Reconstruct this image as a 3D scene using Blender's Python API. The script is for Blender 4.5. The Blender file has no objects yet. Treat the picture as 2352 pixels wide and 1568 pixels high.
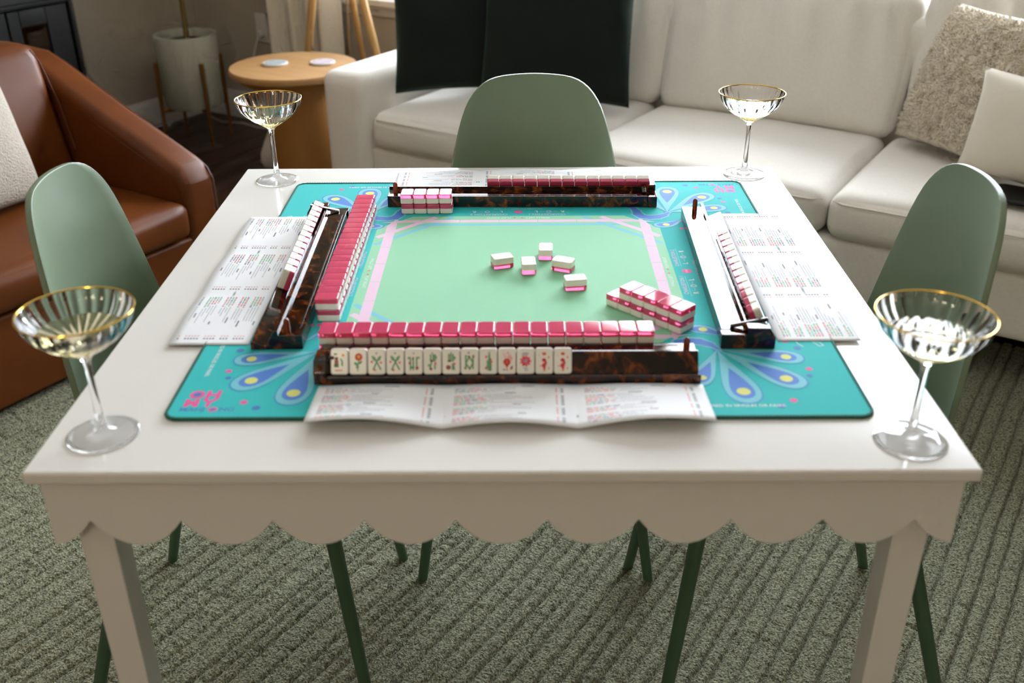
import bpy, bmesh, math, random
import numpy as np
from mathutils import Matrix, Vector

random.seed(7)
rng = np.random.default_rng(7)
SC = bpy.context.scene
COL = SC.collection
PI = math.pi

# ---------------------------------------------------------------- camera
F_PX, PITCH, YAW, ROLL = 2328.7, .48687, -.010094, -.008922
cam_d = bpy.data.cameras.new('camera')
cam = bpy.data.objects.new('camera', cam_d)
COL.objects.link(cam)
cp, sp, cy_, sy_ = math.cos(PITCH), math.sin(PITCH), math.cos(YAW), math.sin(YAW)
fwd = Vector((sy_*cp, cy_*cp, -sp)); right = Vector((cy_, -sy_, 0)); up = right.cross(fwd)
rr = math.cos(ROLL)*right + math.sin(ROLL)*up
uu = -math.sin(ROLL)*right + math.cos(ROLL)*up
mw = Matrix.Identity(4)
for i in range(3):
    mw[i][0] = rr[i]; mw[i][1] = uu[i]; mw[i][2] = -fwd[i]
mw[0][3], mw[1][3], mw[2][3] = .022158, -1.36478, 1.36085
cam.matrix_world = mw
cam_d.sensor_width = 36.0
cam_d.lens = F_PX/2352*36.0
cam_d.clip_start = .02
cam_d.dof.use_dof = True
cam_d.dof.focus_distance = 1.80
cam_d.dof.aperture_fstop = 4.0
SC.camera = cam

# ---------------------------------------------------------------- room frame (the room is turned against the table)
ANG = math.radians(-32.2)
UX, UY = math.cos(ANG), math.sin(ANG)
def W(u, v, z=0.0):
    return Vector((u*UX - v*UY, u*UY + v*UX, z))
UL, UR, VF, VB, ZC = -3.31, 2.75, -5.6, 2.33, 2.6          # room limits
WIN1 = (-2.3, .72, .64, 2.28)                              # u0,u1,z0,z1 on wall_back

# ---------------------------------------------------------------- world, lights, exposure
wd = bpy.data.worlds.new('world'); SC.world = wd
wd.use_nodes = True
bg = wd.node_tree.nodes['Background']
bg.inputs[0].default_value = (.91, .985, 1.075, 1)
bg.inputs[1].default_value = 18.6
def portal(name, loc, rot, sx, sy):
    l = bpy.data.lights.new(name, 'AREA'); l.shape = 'RECTANGLE'; l.size = sx; l.size_y = sy
    l.cycles.is_portal = True
    o = bpy.data.objects.new(name, l); COL.objects.link(o); o.location = loc; o.rotation_euler = rot
    return o
portal('window_portal', W((WIN1[0]+WIN1[1])/2, VB+.16, (WIN1[2]+WIN1[3])/2), (-PI/2, 0, ANG), WIN1[1]-WIN1[0], WIN1[3]-WIN1[2])
vs = SC.view_settings
vs.view_transform = 'Standard'; vs.look = 'None'; vs.exposure = 0.0; vs.gamma = 1.0; vs.use_curve_mapping = False
SC.cycles.use_denoising = True
SC.cycles.max_bounces = 9; SC.cycles.transmission_bounces = 9; SC.cycles.diffuse_bounces = 3
SC.cycles.glossy_bounces = 4; SC.cycles.transparent_max_bounces = 8
SC.cycles.use_adaptive_sampling = True; SC.cycles.adaptive_threshold = .1; SC.cycles.adaptive_min_samples = 8
SC.cycles.sample_clamp_indirect = 30.0

# ---------------------------------------------------------------- materials
def lin(c):
    return tuple(((x/255)/12.92 if x/255 <= .04045 else ((x/255+.055)/1.055)**2.4) for x in c)
MATS = {}
def mat(name, color, rough=.5, metal=0., trans=0., ior=1.45, bump=None, var=None, coat=0., sheen=0., sss=0., sheen_tint=None, spec=None):
    if name in MATS: return MATS[name]
    m = bpy.data.materials.new(name); m.use_nodes = True
    nt = m.node_tree; b = nt.nodes['Principled BSDF']
    c = lin(color) + (1,)
    b.inputs['Base Color'].default_value = c
    b.inputs['Roughness'].default_value = rough
    b.inputs['Metallic'].default_value = metal
    b.inputs['Transmission Weight'].default_value = trans
    b.inputs['IOR'].default_value = ior
    b.inputs['Coat Weight'].default_value = coat
    b.inputs['Coat Roughness'].default_value = .05
    if sheen:
        b.inputs['Sheen Weight'].default_value = sheen
        if sheen_tint: b.inputs['Sheen Tint'].default_value = lin(sheen_tint)+(1,)
    if spec is not None: b.inputs['Specular IOR Level'].default_value = spec
    if sss:
        b.inputs['Subsurface Weight'].default_value = sss
        b.inputs['Subsurface Radius'].default_value = (.004, .003, .002)
        b.inputs['Subsurface Scale'].default_value = 1.0
    if bump or var:
        tc = nt.nodes.new('ShaderNodeTexCoord')
    if var:
        col2, sc, lo, hi = var
        n = nt.nodes.new('ShaderNodeTexNoise'); n.inputs['Scale'].default_value = sc; n.inputs['Detail'].default_value = 4
        nt.links.new(tc.outputs['Object'], n.inputs['Vector'])
        rp = nt.nodes.new('ShaderNodeValToRGB')
        rp.color_ramp.elements[0].position = lo; rp.color_ramp.elements[0].color = c
        rp.color_ramp.elements[1].position = hi; rp.color_ramp.elements[1].color = lin(col2)+(1,)
        nt.links.new(n.outputs['Fac'], rp.inputs['Fac']); nt.links.new(rp.outputs['Color'], b.inputs['Base Color'])
    if bump:
        sc, st, dist = bump
        n = nt.nodes.new('ShaderNodeTexNoise'); n.inputs['Scale'].default_value = sc; n.inputs['Detail'].default_value = 3
        nt.links.new(tc.outputs['Object'], n.inputs['Vector'])
        bp = nt.nodes.new('ShaderNodeBump'); bp.inputs['Strength'].default_value = st; bp.inputs['Distance'].default_value = dist
        nt.links.new(n.outputs['Fac'], bp.inputs['Height']); nt.links.new(bp.outputs['Normal'], b.inputs['Normal'])
    MATS[name] = m
    return m

def weave(name, color, col2, sc, st):
    """linen: two crossed wave textures as fine relief, noise as slub colour"""
    if name in MATS: return MATS[name]
    m = mat(name, color, rough=.9, var=(col2, 130, .3, .75), sheen=.15)
    nt = m.node_tree; b = nt.nodes['Principled BSDF']
    tc = nt.nodes.new('ShaderNodeTexCoord')
    ws = []
    for d in ('X', 'Z'):
        w = nt.nodes.new('ShaderNodeTexWave'); w.bands_direction = d
        w.inputs['Scale'].default_value = sc; w.inputs['Distortion'].default_value = 3; w.inputs['Detail'].default_value = 1
        nt.links.new(tc.outputs['Object'], w.inputs['Vector']); ws.append(w)
    mx = nt.nodes.new('ShaderNodeMath'); mx.operation = 'ADD'
    nt.links.new(ws[0].outputs['Fac'], mx.inputs[0]); nt.links.new(ws[1].outputs['Fac'], mx.inputs[1])
    bp = nt.nodes.new('ShaderNodeBump'); bp.inputs['Strength'].default_value = st; bp.inputs['Distance'].default_value = .001
    nt.links.new(mx.outputs[0], bp.inputs['Height']); nt.links.new(bp.outputs['Normal'], b.inputs['Normal'])
    return m

def wood(name, c1, c2, sc, axis='X', rough=.45, dist=4.0):
    if name in MATS: return MATS[name]
    m = mat(name, c1, rough=rough)
    nt = m.node_tree; b = nt.nodes['Principled BSDF']
    tc = nt.nodes.new('ShaderNodeTexCoord'); mp = nt.nodes.new('ShaderNodeMapping')
    s = {'X': (.12, 1, 1), 'Y': (1, .12, 1), 'Z': (1, 1, .12)}[axis]
    mp.inputs['Scale'].default_value = s
    nt.links.new(tc.outputs['Object'], mp.inputs['Vector'])
    n = nt.nodes.new('ShaderNodeTexNoise'); n.inputs['Scale'].default_value = sc; n.inputs['Detail'].default_value = 5
    n.inputs['Distortion'].default_value = .4
    nt.links.new(mp.outputs[0], n.inputs['Vector'])
    rp = nt.nodes.new('ShaderNodeValToRGB')
    rp.color_ramp.elements[0].position = .35; rp.color_ramp.elements[0].color = lin(c1)+(1,)
    rp.color_ramp.elements[1].position = .68; rp.color_ramp.elements[1].color = lin(c2)+(1,)
    nt.links.new(n.outputs['Fac'], rp.inputs['Fac']); nt.links.new(rp.outputs['Color'], b.inputs['Base Color'])
    return m

def tortoise():
    if 'tortoise' in MATS: return MATS['tortoise']
    m = mat('tortoise', (22, 10, 6), rough=.05, ior=1.5)
    nt = m.node_tree; b = nt.nodes['Principled BSDF']
    tc = nt.nodes.new('ShaderNodeTexCoord')
    n = nt.nodes.new('ShaderNodeTexNoise'); n.inputs['Scale'].default_value = 62; n.inputs['Detail'].default_value = 3
    n.inputs['Distortion'].default_value = .8
    nt.links.new(tc.outputs['Object'], n.inputs['Vector'])
    rp = nt.nodes.new('ShaderNodeValToRGB'); e = rp.color_ramp.elements
    e[0].position = .44; e[0].color = lin((14, 7, 5))+(1,)
    e[1].position = .80; e[1].color = lin((168, 90, 30))+(1,)
    x = e.new(.56); x.color = lin((70, 28, 10))+(1,)
    nt.links.new(n.outputs['Fac'], rp.inputs['Fac']); nt.links.new(rp.outputs['Color'], b.inputs['Base Color'])
    b.inputs['Transmission Weight'].default_value = .12
    return m

def pane_mat(name='window_pane', rough=.0, ior=1.3):
    if name in MATS: return MATS[name]
    m = bpy.data.materials.new(name); m.use_nodes = True; nt = m.node_tree
    nt.nodes.remove(nt.nodes['Principled BSDF']); out = nt.nodes['Material Output']
    t = nt.nodes.new('ShaderNodeBsdfTransparent'); g = nt.nodes.new('ShaderNodeBsdfGlossy'); g.inputs['Roughness'].default_value = rough
    fr = nt.nodes.new('ShaderNodeFresnel'); fr.inputs['IOR'].default_value = ior
    mx = nt.nodes.new('ShaderNodeMixShader')
    nt.links.new(fr.outputs[0], mx.inputs[0]); nt.links.new(t.outputs[0], mx.inputs[1]); nt.links.new(g.outputs[0], mx.inputs[2])
    nt.links.new(mx.outputs[0], out.inputs[0])
    MATS[name] = m
    return m

def glass_mat(name, col, ior=1.46):
    if name in MATS: return MATS[name]
    m = bpy.data.materials.new(name); m.use_nodes = True
    b = m.node_tree.nodes['Principled BSDF']
    b.inputs['Base Color'].default_value = lin(col)+(1,)
    b.inputs['Roughness'].default_value = 0; b.inputs['Transmission Weight'].default_value = 1; b.inputs['IOR'].default_value = ior
    MATS[name] = m
    return m

M_TABLE = mat('table_white', (230, 227, 222), rough=.13)
M_CHAIR = mat('sage_plastic', (115, 131, 106), rough=.42)
M_CHAIRLEG = mat('sage_leg', (66, 92, 68), rough=.4)
M_LINEN = weave('linen_sofa', (240, 234, 224), (234, 227, 216), 420, .35)
M_PIPE = mat('linen_piping', (218, 210, 196), rough=.9)
M_LEATHER = mat('cognac_leather', (100, 51, 14), rough=.4, spec=.35, bump=(260, .12, .001), var=((88, 43, 11), 7, .35, .7))
M_LSEAM = mat('leather_piping', (78, 38, 14), rough=.4)
M_VELVET = mat('green_velvet', (9, 20, 14), rough=.95, sheen=.3, sheen_tint=(60, 110, 80), bump=(24, .25, .006))
M_WALL = mat('wall_paint', (178, 166, 146), rough=.9, bump=(70, .25, .004))
M_CEIL = mat('ceiling_paint', (238, 232, 222), rough=.95)
M_TRIM = mat('trim_white', (214, 208, 198), rough=.45)
M_BLACK = mat('black_paint', (13, 13, 14), rough=.45)
M_BRASS = mat('brass', (176, 132, 62), rough=.28, metal=1)
M_BRASSDK = mat('brass_leg', (150, 104, 52), rough=.4, metal=.8)
M_GOLD = mat('gold_rim', (236, 190, 84), rough=.16, metal=1)
M_POT = mat('pot_sage', (170, 168, 148), rough=.6)
M_SOIL = mat('soil', (14, 12, 10), rough=1)
M_STEMPL = mat('plant_stem', (112, 92, 44), rough=.7, bump=(90, .5, .003))
M_FLOOR = wood('dark_plank', (46, 28, 20), (66, 42, 30), 9, 'Y', rough=.3)
M_OAK = wood('oak_top', (180, 139, 90), (166, 124, 76), 12, 'X', rough=.5)
M_OAKB = wood('oak_base', (170, 118, 58), (150, 100, 46), 10, 'Z', rough=.55)
M_LAMPW = wood('lamp_wood', (206, 164, 102), (188, 144, 84), 10, 'Z', rough=.5)
M_CURTAIN = weave('curtain_linen', (226, 216, 196), (214, 203, 182), 260, .3)
M_CREAM = mat('cream_cotton', (226, 217, 202), rough=.95, bump=(40, .2, .004))
M_BOUCLE = mat('boucle', (182, 172, 157), rough=1, bump=(210, 1.0, .008))
M_SHAG = mat('shag', (232, 222, 206), rough=1, var=((206, 192, 168), 45, .42, .68))
M_TORT = tortoise()
M_TILEW = mat('tile_ivory', (238, 236, 224), rough=.16, sss=.0)
M_TILEP = mat('tile_pink', (255, 104, 146), rough=.04, trans=.5, ior=1.49)
M_CARD = mat('card_white', (240, 241, 244), rough=.85, spec=.15)
M_GLASS = glass_mat('crystal', (255, 255, 255), 1.46)
M_WINE = glass_mat('white_wine', (255, 250, 226), 1.33)
M_WINE_IN = glass_mat('white_wine_in_glass', (252, 243, 200), 1.33/1.46)
M_PANE = pane_mat()
M_CABPANE = pane_mat('cabinet_pane', .02, 2.7)

# ---------------------------------------------------------------- mesh helpers
def new_obj(name, verts, faces, material, parent=None, smooth=False, uvoff=None):
    me = bpy.data.meshes.new(name)
    if uvoff is not None:
        verts = [(x-uvoff[0], y-uvoff[1], z-(uvoff[2] if len(uvoff) > 2 else 0)) for x, y, z in verts]
    me.from_pydata([tuple(v) for v in verts], [], [tuple(f) for f in faces])
    me.update()
    if smooth:
        me.polygons.foreach_set('use_smooth', [True]*len(me.polygons))
    if material is not None:
        for m in (material if isinstance(material, (list, tuple)) else [material]): me.materials.append(m)
    o = bpy.data.objects.new(name, me); COL.objects.link(o)
    if parent is not None: o.parent = parent
    return o

def tag(o, label, cat, group=None, kind=None):
    if label: o['label'] = label
    if cat: o['category'] = cat
    if group: o['group'] = group
    if kind: o['kind'] = kind
    return o

def thing(name, label, cat, loc=(0, 0, 0), rz=0., group=None):
    o = bpy.data.objects.new(name, None); COL.objects.link(o)
    o.empty_display_size = .05
    o.location = loc; o.rotation_euler = (0, 0, rz)
    return tag(o, label, cat, group)

def rthing(name, label, cat, u, v, z=0., group=None):
    o = thing(name, label, cat, W(u, v, z), ANG, group)
    return o, (u, v, z)

def fix_normals(o):
    bm = bmesh.new(); bm.from_mesh(o.data); bmesh.ops.recalc_face_normals(bm, faces=bm.faces); bm.to_mesh(o.data); bm.free()

def wnorm(o):
    o.data.polygons.foreach_set('use_smooth', [True]*len(o.data.polygons))
    m = o.modifiers.new('wn', 'WEIGHTED_NORMAL'); m.weight = 100; m.keep_sharp = True

def smooth_by_angle(o, deg=40):
    me = o.data
    me.polygons.foreach_set('use_smooth', [True]*len(me.polygons))
    try: me.set_sharp_from_angle(angle=math.radians(deg))
    except Exception: pass

def box(name, x0, x1, y0, y1, z0, z1, material, parent=None, bev=.0, seg=2, uvoff=None):
    bm = bmesh.new()
    bmesh.ops.create_cube(bm, size=1)
    for v in bm.verts:
        v.co = Vector((x0+(v.co.x+.5)*(x1-x0), y0+(v.co.y+.5)*(y1-y0), z0+(v.co.z+.5)*(z1-z0)))
        if uvoff is not None:
            v.co -= Vector((uvoff[0], uvoff[1], uvoff[2] if len(uvoff) > 2 else 0))
    if bev > 0:
        bmesh.ops.bevel(bm, geom=list(bm.edges), offset=bev, segments=seg, profile=.5, affect='EDGES')
    me = bpy.data.meshes.new(name); bm.to_mesh(me); bm.free()
    me.materials.append(material)
    o = bpy.data.objects.new(name, me); COL.objects.link(o)
    if parent is not None: o.parent = parent
    if bev > 0: wnorm(o)
    return o

def prism(name, poly, axis, a0, a1, material, parent=None, bev=0., seg=2, uvoff=None):
    """extrude a 2D polygon: axis 'x': poly=(y,z); 'y': poly=(x,z); 'z': poly=(x,y)"""
    def P(p, a):
        if axis == 'x': return Vector((a, p[0], p[1]))
        if axis == 'y': return Vector((p[0], a, p[1]))
        return Vector((p[0], p[1], a))
    off = Vector((uvoff[0], uvoff[1], uvoff[2] if len(uvoff) > 2 else 0)) if uvoff is not None else Vector()
    bm = bmesh.new()
    A = [bm.verts.new(P(p, a0)-off) for p in poly]; B = [bm.verts.new(P(p, a1)-off) for p in poly]
    n = len(poly)
    bm.faces.new(A); bm.faces.new(B[::-1])
    for i in range(n): bm.faces.new((A[i], B[i], B[(i+1) % n], A[(i+1) % n]))
    bmesh.ops.recalc_face_normals(bm, faces=bm.faces)
    if bev > 0:
        es = [e for e in bm.edges if len(e.link_faces) == 2 and e.calc_face_angle(0) > .35]
        bmesh.ops.bevel(bm, geom=es, offset=bev, segments=seg, profile=.5, affect='EDGES')
    me = bpy.data.meshes.new(name); bm.to_mesh(me); bm.free(); me.materials.append(material)
    o = bpy.data.objects.new(name, me); COL.objects.link(o)
    if parent is not None: o.parent = parent
    smooth_by_angle(o, 35)
    if bev > 0: wnorm(o)
    return o

def lathe_data(prof, n=48, flute=None, closed=False):
    """prof: [(r,z)], flute(r,z,theta)->r"""
    verts = []; faces = []; m = len(prof)
    for i, (r, z) in enumerate(prof):
        for k in range(n):
            t = 2*PI*k/n
            q = flute(i, r, t) if flute else r
            verts.append((q*math.cos(t), q*math.sin(t), z))
    rows = m if closed else m-1
    for i in range(rows):
        j = (i+1) % m
        for k in range(n):
            k2 = (k+1) % n
            faces.append((i*n+k, i*n+k2, j*n+k2, j*n+k))
    if not closed:
        if prof[0][0] > 1e-6: faces.append(tuple(range(n-1, -1, -1)))
        if prof[-1][0] > 1e-6: faces.append(tuple((m-1)*n+k for k in range(n)))
    return verts, faces

def lathe(name, prof, material, parent=None, n=48, flute=None, closed=False, loc=None, deg=40):
    v, f = lathe_data(prof, n, flute, closed)
    o = new_obj(name, v, f, material, parent)
    fix_normals(o); smooth_by_angle(o, deg)
    if loc is not None: o.location = loc
    return o

def tube_data(pts, rad, n=8, closed=False):
    pts = [Vector(p) for p in pts]; m = len(pts)
    rads = rad if isinstance(rad, (list, tuple)) else [rad]*m
    verts = []; faces = []
    prev = None
    for i in range(m):
        a = pts[i-1] if (i > 0 or closed) else pts[i]; b = pts[(i+1) % m] if (i < m-1 or closed) else pts[i]
        t = (b-a).normalized()
        if prev is None:
            ref = Vector((0, 0, 1)) if abs(t.z) < .9 else Vector((1, 0, 0))
            nrm = t.cross(ref).normalized()
        else:
            nrm = (prev - t*prev.dot(t)).normalized()
        prev = nrm; bn = t.cross(nrm)
        for k in range(n):
            an = 2*PI*k/n
            verts.append(tuple(pts[i] + (nrm*math.cos(an)+bn*math.sin(an))*rads[i]))
    for i in range(m if closed else m-1):
        j = (i+1) % m
        for k in range(n):
            k2 = (k+1) % n
            faces.append((i*n+k, i*n+k2, j*n+k2, j*n+k))
    if not closed:
        faces.append(tuple(range(n-1, -1, -1))); faces.append(tuple((m-1)*n+k for k in range(n)))
    return verts, faces

def tube(name, pts, rad, material, parent=None, n=8, closed=False, uvoff=None):
    v, f = tube_data(pts, rad, n, closed)
    o = new_obj(name, v, f, material, parent, uvoff=uvoff)
    fix_normals(o); smooth_by_angle(o, 50)
    return o

def cube_grid(n):
    """unit cube surface grid: points in [-1,1]^3 and quads, shared edges merged"""
    idx = {}; verts = []; faces = []
    def vid(p):
        k = tuple(int(round(c*n)) for c in p)
        if k not in idx: idx[k] = len(verts); verts.append(p)
        return idx[k]
    L = np.linspace(-1, 1, n+1)
    for ax in range(3):
        for s in (-1, 1):
            for i in range(n):
                for j in range(n):
                    q = []
                    for (a, b) in ((L[i], L[j]), (L[i+1], L[j]), (L[i+1], L[j+1]), (L[i], L[j+1])):
                        p = [0, 0, 0]; p[ax] = s; p[(ax+1) % 3] = a; p[(ax+2) % 3] = b
                        q.append(vid(tuple(p)))
                    faces.append(q if s > 0 else q[::-1])
    return np.array(verts), faces
_CG = {}
def fbm(P, seed=0, octv=3):
    r = np.random.default_rng(seed); out = np.zeros(len(P))
    for o in range(octv):
        for _ in range(5):
            k = r.normal(size=3)*(2.0**o); ph = r.uniform(0, 6.28)
            out += np.sin(P@k+ph)/(2.0**o)
    return out/6

def cushion(name, x0, x1, y0, y1, z0, z1, material, parent=None, r=.03, puff=(0, 0, .02), n=22, uvoff=None, deform=None, wr=.0, seed=0):
    """rounded, puffed box"""
    if n not in _CG: _CG[n] = cube_grid(n)
    G, F = _CG[n]
    h = np.array([(x1-x0)/2, (y1-y0)/2, (z1-z0)/2]); c = np.array([(x0+x1)/2, (y0+y1)/2, (z0+z1)/2])
    # denser sampling near the edges
    g = np.sign(G)*(1-(1-np.abs(G))**1.6)
    p = g*h
    inner = np.clip(p, -(h-r), h-r); d = p-inner
    ln = np.linalg.norm(d, axis=1); ln[ln == 0] = 1
    q = inner + d/ln[:, None]*r
    onf = np.max(np.abs(G), axis=1)
    for ax in range(3):
        a, b = (ax+1) % 3, (ax+2) % 3
        w = (1-g[:, a]**2)*(1-g[:, b]**2)
        q[:, ax] += np.sign(g[:, ax])*puff[ax]*w*np.abs(g[:, ax])**2
    if wr: q += (fbm(q*9, seed)*wr)[:, None]*np.array([.3, 1, .6])
    q = q+c
    if deform is not None: q = deform(q)
    o = new_obj(name, [tuple(v) for v in q], F, material, parent, smooth=True, uvoff=uvoff)
    return o

def pillow_mesh(name, w, h, T, material, parent=None, n=28, pinch=.05, wr=.004, seed=0, ear=.0):
    """square pillow in local x (width), z (height), y thickness"""
    L = np.linspace(-1, 1, n+1); verts = []; faces = []
    def pt(a, b, s):
        t = ((1-a*a)*(1-b*b))
        th = T*(max(t, 0)**.42)
        x = a*w/2*(1-pinch*(1-b*b)*abs(a)**3); z = b*h/2*(1-pinch*(1-a*a)*abs(b)**3)
        return [x, s*th/2, z]
    idx = {}
    for s in (-1, 1):
        for i in range(n+1):
            for j in range(n+1):
                edge = i in (0, n) or j in (0, n)
                key = (i, j, 0 if edge else s)
                if key in idx: continue
                idx[key] = len(verts); verts.append(pt(L[i], L[j], s))
    for s in (-1, 1):
        for i in range(n):
            for j in range(n):
                q = []
                for (a, b) in ((i, j), (i+1, j), (i+1, j+1), (i, j+1)):
                    e = a in (0, n) or b in (0, n)
                    q.append(idx[(a, b, 0 if e else s)])
                faces.append(q if s < 0 else q[::-1])
    V_ = np.array(verts)
    V_[:, 1] += fbm(V_*14, seed)*wr*np.sign(V_[:, 1])*np.minimum(1, np.abs(V_[:, 1])/.01)
    return new_obj(name, [tuple(v) for v in V_], faces, material, parent, smooth=True)

# flat print: coloured polygons lying on a surface
class Print:
    def __init__(self): self.polys = []; self.lay = 0
    def poly(self, pts, col, lay=None):
        self.polys.append((pts, col, self.lay if lay is None else lay))
    def tris(self, verts, faces, col, lay=None):
        for f in faces: self.poly([verts[i] for i in f], col, lay)
    def ellipse(self, cx, cy, rx, ry, col, n=18, rot=0):
        c, s = math.cos(rot), math.sin(rot)
        self.poly([(cx+rx*math.cos(t)*c-ry*math.sin(t)*s, cy+rx*math.cos(t)*s+ry*math.sin(t)*c) for t in [2*PI*k/n for k in range(n)]], col)
    def line(self, pts, w, col, taper=None):
        for i in range(len(pts)-1):
            (x0, y0), (x1, y1) = pts[i], pts[i+1]
            L = math.hypot(x1-x0, y1-y0) or 1e-9; nx, ny = -(y1-y0)/L, (x1-x0)/L
            w0 = w if taper is None else w*taper[i]; w1 = w if taper is None else w*taper[i+1]
            ex, ey = (x1-x0)/L*w*.25, (y1-y0)/L*w*.25
            self.poly([(x0-ex+nx*w0/2, y0-ey+ny*w0/2), (x0-ex-nx*w0/2, y0-ey-ny*w0/2), (x1+ex-nx*w1/2, y1+ey-ny*w1/2), (x1+ex+nx*w1/2, y1+ey+ny*w1/2)], col)
    def build(self, name, parent, zf, step=.00002, mats=None, rough=.75):
        verts = []; faces = []; mi = []; ml = []; mk = {}
        for ip, (pts, col, lay) in enumerate(self.polys):
            lay += (ip % 20)*.045
            if col not in mk:
                mk[col] = len(ml); ml.append(mat('ink_%d_%d_%d' % col, col, rough=rough))
            b = len(verts)
            for p in pts: verts.append((p[0], p[1], zf(p[0], p[1])+lay*step))
            faces.append(tuple(range(b, b+len(pts)))); mi.append(mk[col])
        o = new_obj(name, verts, faces, ml, parent)
        o.data.polygons.foreach_set('material_index', mi)
        return o

_TX = {}
def text_polys(s, bold=0.):
    """(verts2d, faces) of a string at size 1, left aligned on the baseline"""
    if (s, bold) in _TX: return _TX[(s, bold)]
    cu = bpy.data.curves.new('txt', 'FONT'); cu.body = s; cu.size = 1; cu.resolution_u = 3; cu.offset = bold
    ob = bpy.data.objects.new('txt', cu); COL.objects.link(ob)
    bpy.context.view_layer.update()
    dg = bpy.context.evaluated_depsgraph_get()
    me = bpy.data.meshes.new_from_object(ob.evaluated_get(dg))
    v = [(p.co.x, p.co.y) for p in me.vertices]; f = [tuple(p.vertices) for p in me.polygons]
    bpy.data.objects.remove(ob); bpy.data.curves.remove(cu); bpy.data.meshes.remove(me)
    _TX[(s, bold)] = (v, f)
    return v, f
def put_text(pr, s, x, y, size, col, rot=0., align='L', wx=1., bold=0., tf=None):
    v, f = text_polys(s, bold)
    if not v: return
    w = max(p[0] for p in v)
    ox = {'L': 0, 'C': -w/2, 'R': -w}[align]
    c, sn = math.cos(rot), math.sin(rot)
    for bx, by in ((0, 0),):
        vv = []
        for p in v:
            a, b = (p[0]+ox+bx)*size*wx, (p[1]+by)*size
            q = (x+a*c-b*sn, y+a*sn+b*c)
            vv.append(tf(q) if tf else q)
        pr.tris(vv, f, col)

# ================================================================ SETTING
def wall_with_opening(name, plane, const, a0, a1, z0, z1, op, th):
    """plane 'v': wall at v=const spanning u; outward +"""
    o0, o1, oz0, oz1 = op
    parts = [(a0, o0, z0, z1), (o1, a1, z0, z1), (o0, o1, z0, oz0), (o0, o1, oz1, z1)]
    verts = []; faces = []
    for (p, q, r, s) in parts:
        b = len(verts)
        for c in (const, const+th):
            for (aa, zz) in ((p, r), (q, r), (q, s), (p, s)):
                verts.append((aa, c, zz) if plane == 'v' else (c, aa, zz))
        faces += [(b, b+1, b+2, b+3), (b+7, b+6, b+5, b+4), (b, b+4, b+5, b+1), (b+1, b+5, b+6, b+2), (b+2, b+6, b+7, b+3), (b+3, b+7, b+4, b)]
    o = new_obj(name, verts, faces, M_WALL); o.rotation_euler = (0, 0, ANG); fix_normals(o)
    o['kind'] = 'structure'; return o
def struct_box(name, x0, x1, y0, y1, z0, z1, m, bev=0):
    o = box(name, x0, x1, y0, y1, z0, z1, m, bev=bev); o.rotation_euler = (0, 0, ANG); o['kind'] = 'structure'; return o

floor = struct_box('floor', UL-.1, UR+.1, VF-.1, VB+.1, -.12, -.012, mat('floor_gap', (20, 13, 10), rough=.8))
floor.rotation_euler = (0, 0, ANG)
PW, PL = .136, 1.28
plank0 = None
nrow = int((UR-UL)/PW)+1
for i in range(nrow):
    off = (i*.47) % PL
    v = VF-off
    while v < VB:
        v0, v1 = max(v, VF), min(v+PL, VB)
        if v1-v0 > .05:
            u0 = UL+i*PW; u1 = min(u0+PW, UR)
            if plank0 is None or abs((v1-v0)-PL) > 1e-4 or u1-u0 < PW-1e-4:
                o = box('plank', -(u1-u0)/2+.0012, (u1-u0)/2-.0012, -(v1-v0)/2+.0012, (v1-v0)/2-.0012, -.012, 0, M_FLOOR, floor, bev=.0015, seg=1)
                if abs((v1-v0)-PL) < 1e-4 and u1-u0 > PW-1e-4: plank0 = o
            else:
                o = bpy.data.objects.new('plank', plank0.data); COL.objects.link(o); o.parent = floor
            o.location = ((u0+u1)/2, (v0+v1)/2, -.0008*random.random())
        v += PL
wall_with_opening('wall_back', 'v', VB, UL-.15, UR+.15, 0, ZC, WIN1, .15)
struct_box('wall_right', UR, UR+.15, VF, VB, 0, ZC, M_WALL)
struct_box('wall_left', UL-.15, UL, VF, VB, 0, ZC, M_WALL)
struct_box('wall_front', UL-.15, UR+.15, VF-.15, VF, 0, ZC, M_WALL)
struct_box('ceiling', UL-.15, UR+.15, VF-.15, VB+.15, ZC, ZC+.1, M_CEIL)

def baseboard(name, axis, c, a0, a1, s):
    prof = [(0, 0), (.016, 0), (.016, .075), (.013, .085), (.013, .1), (.008, .108), (.006, .125), (0, .13)]
    poly = [(c+s*d, z) for d, z in prof]
    o = prism(name, poly, axis, a0, a1, M_TRIM); o.rotation_euler = (0, 0, ANG); o['kind'] = 'structure'
    return o
baseboard('baseboard_back', 'x', VB, UL+.016, UR, -1)
baseboard('baseboard_left', 'y', UL, VF, VB, 1)

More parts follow.
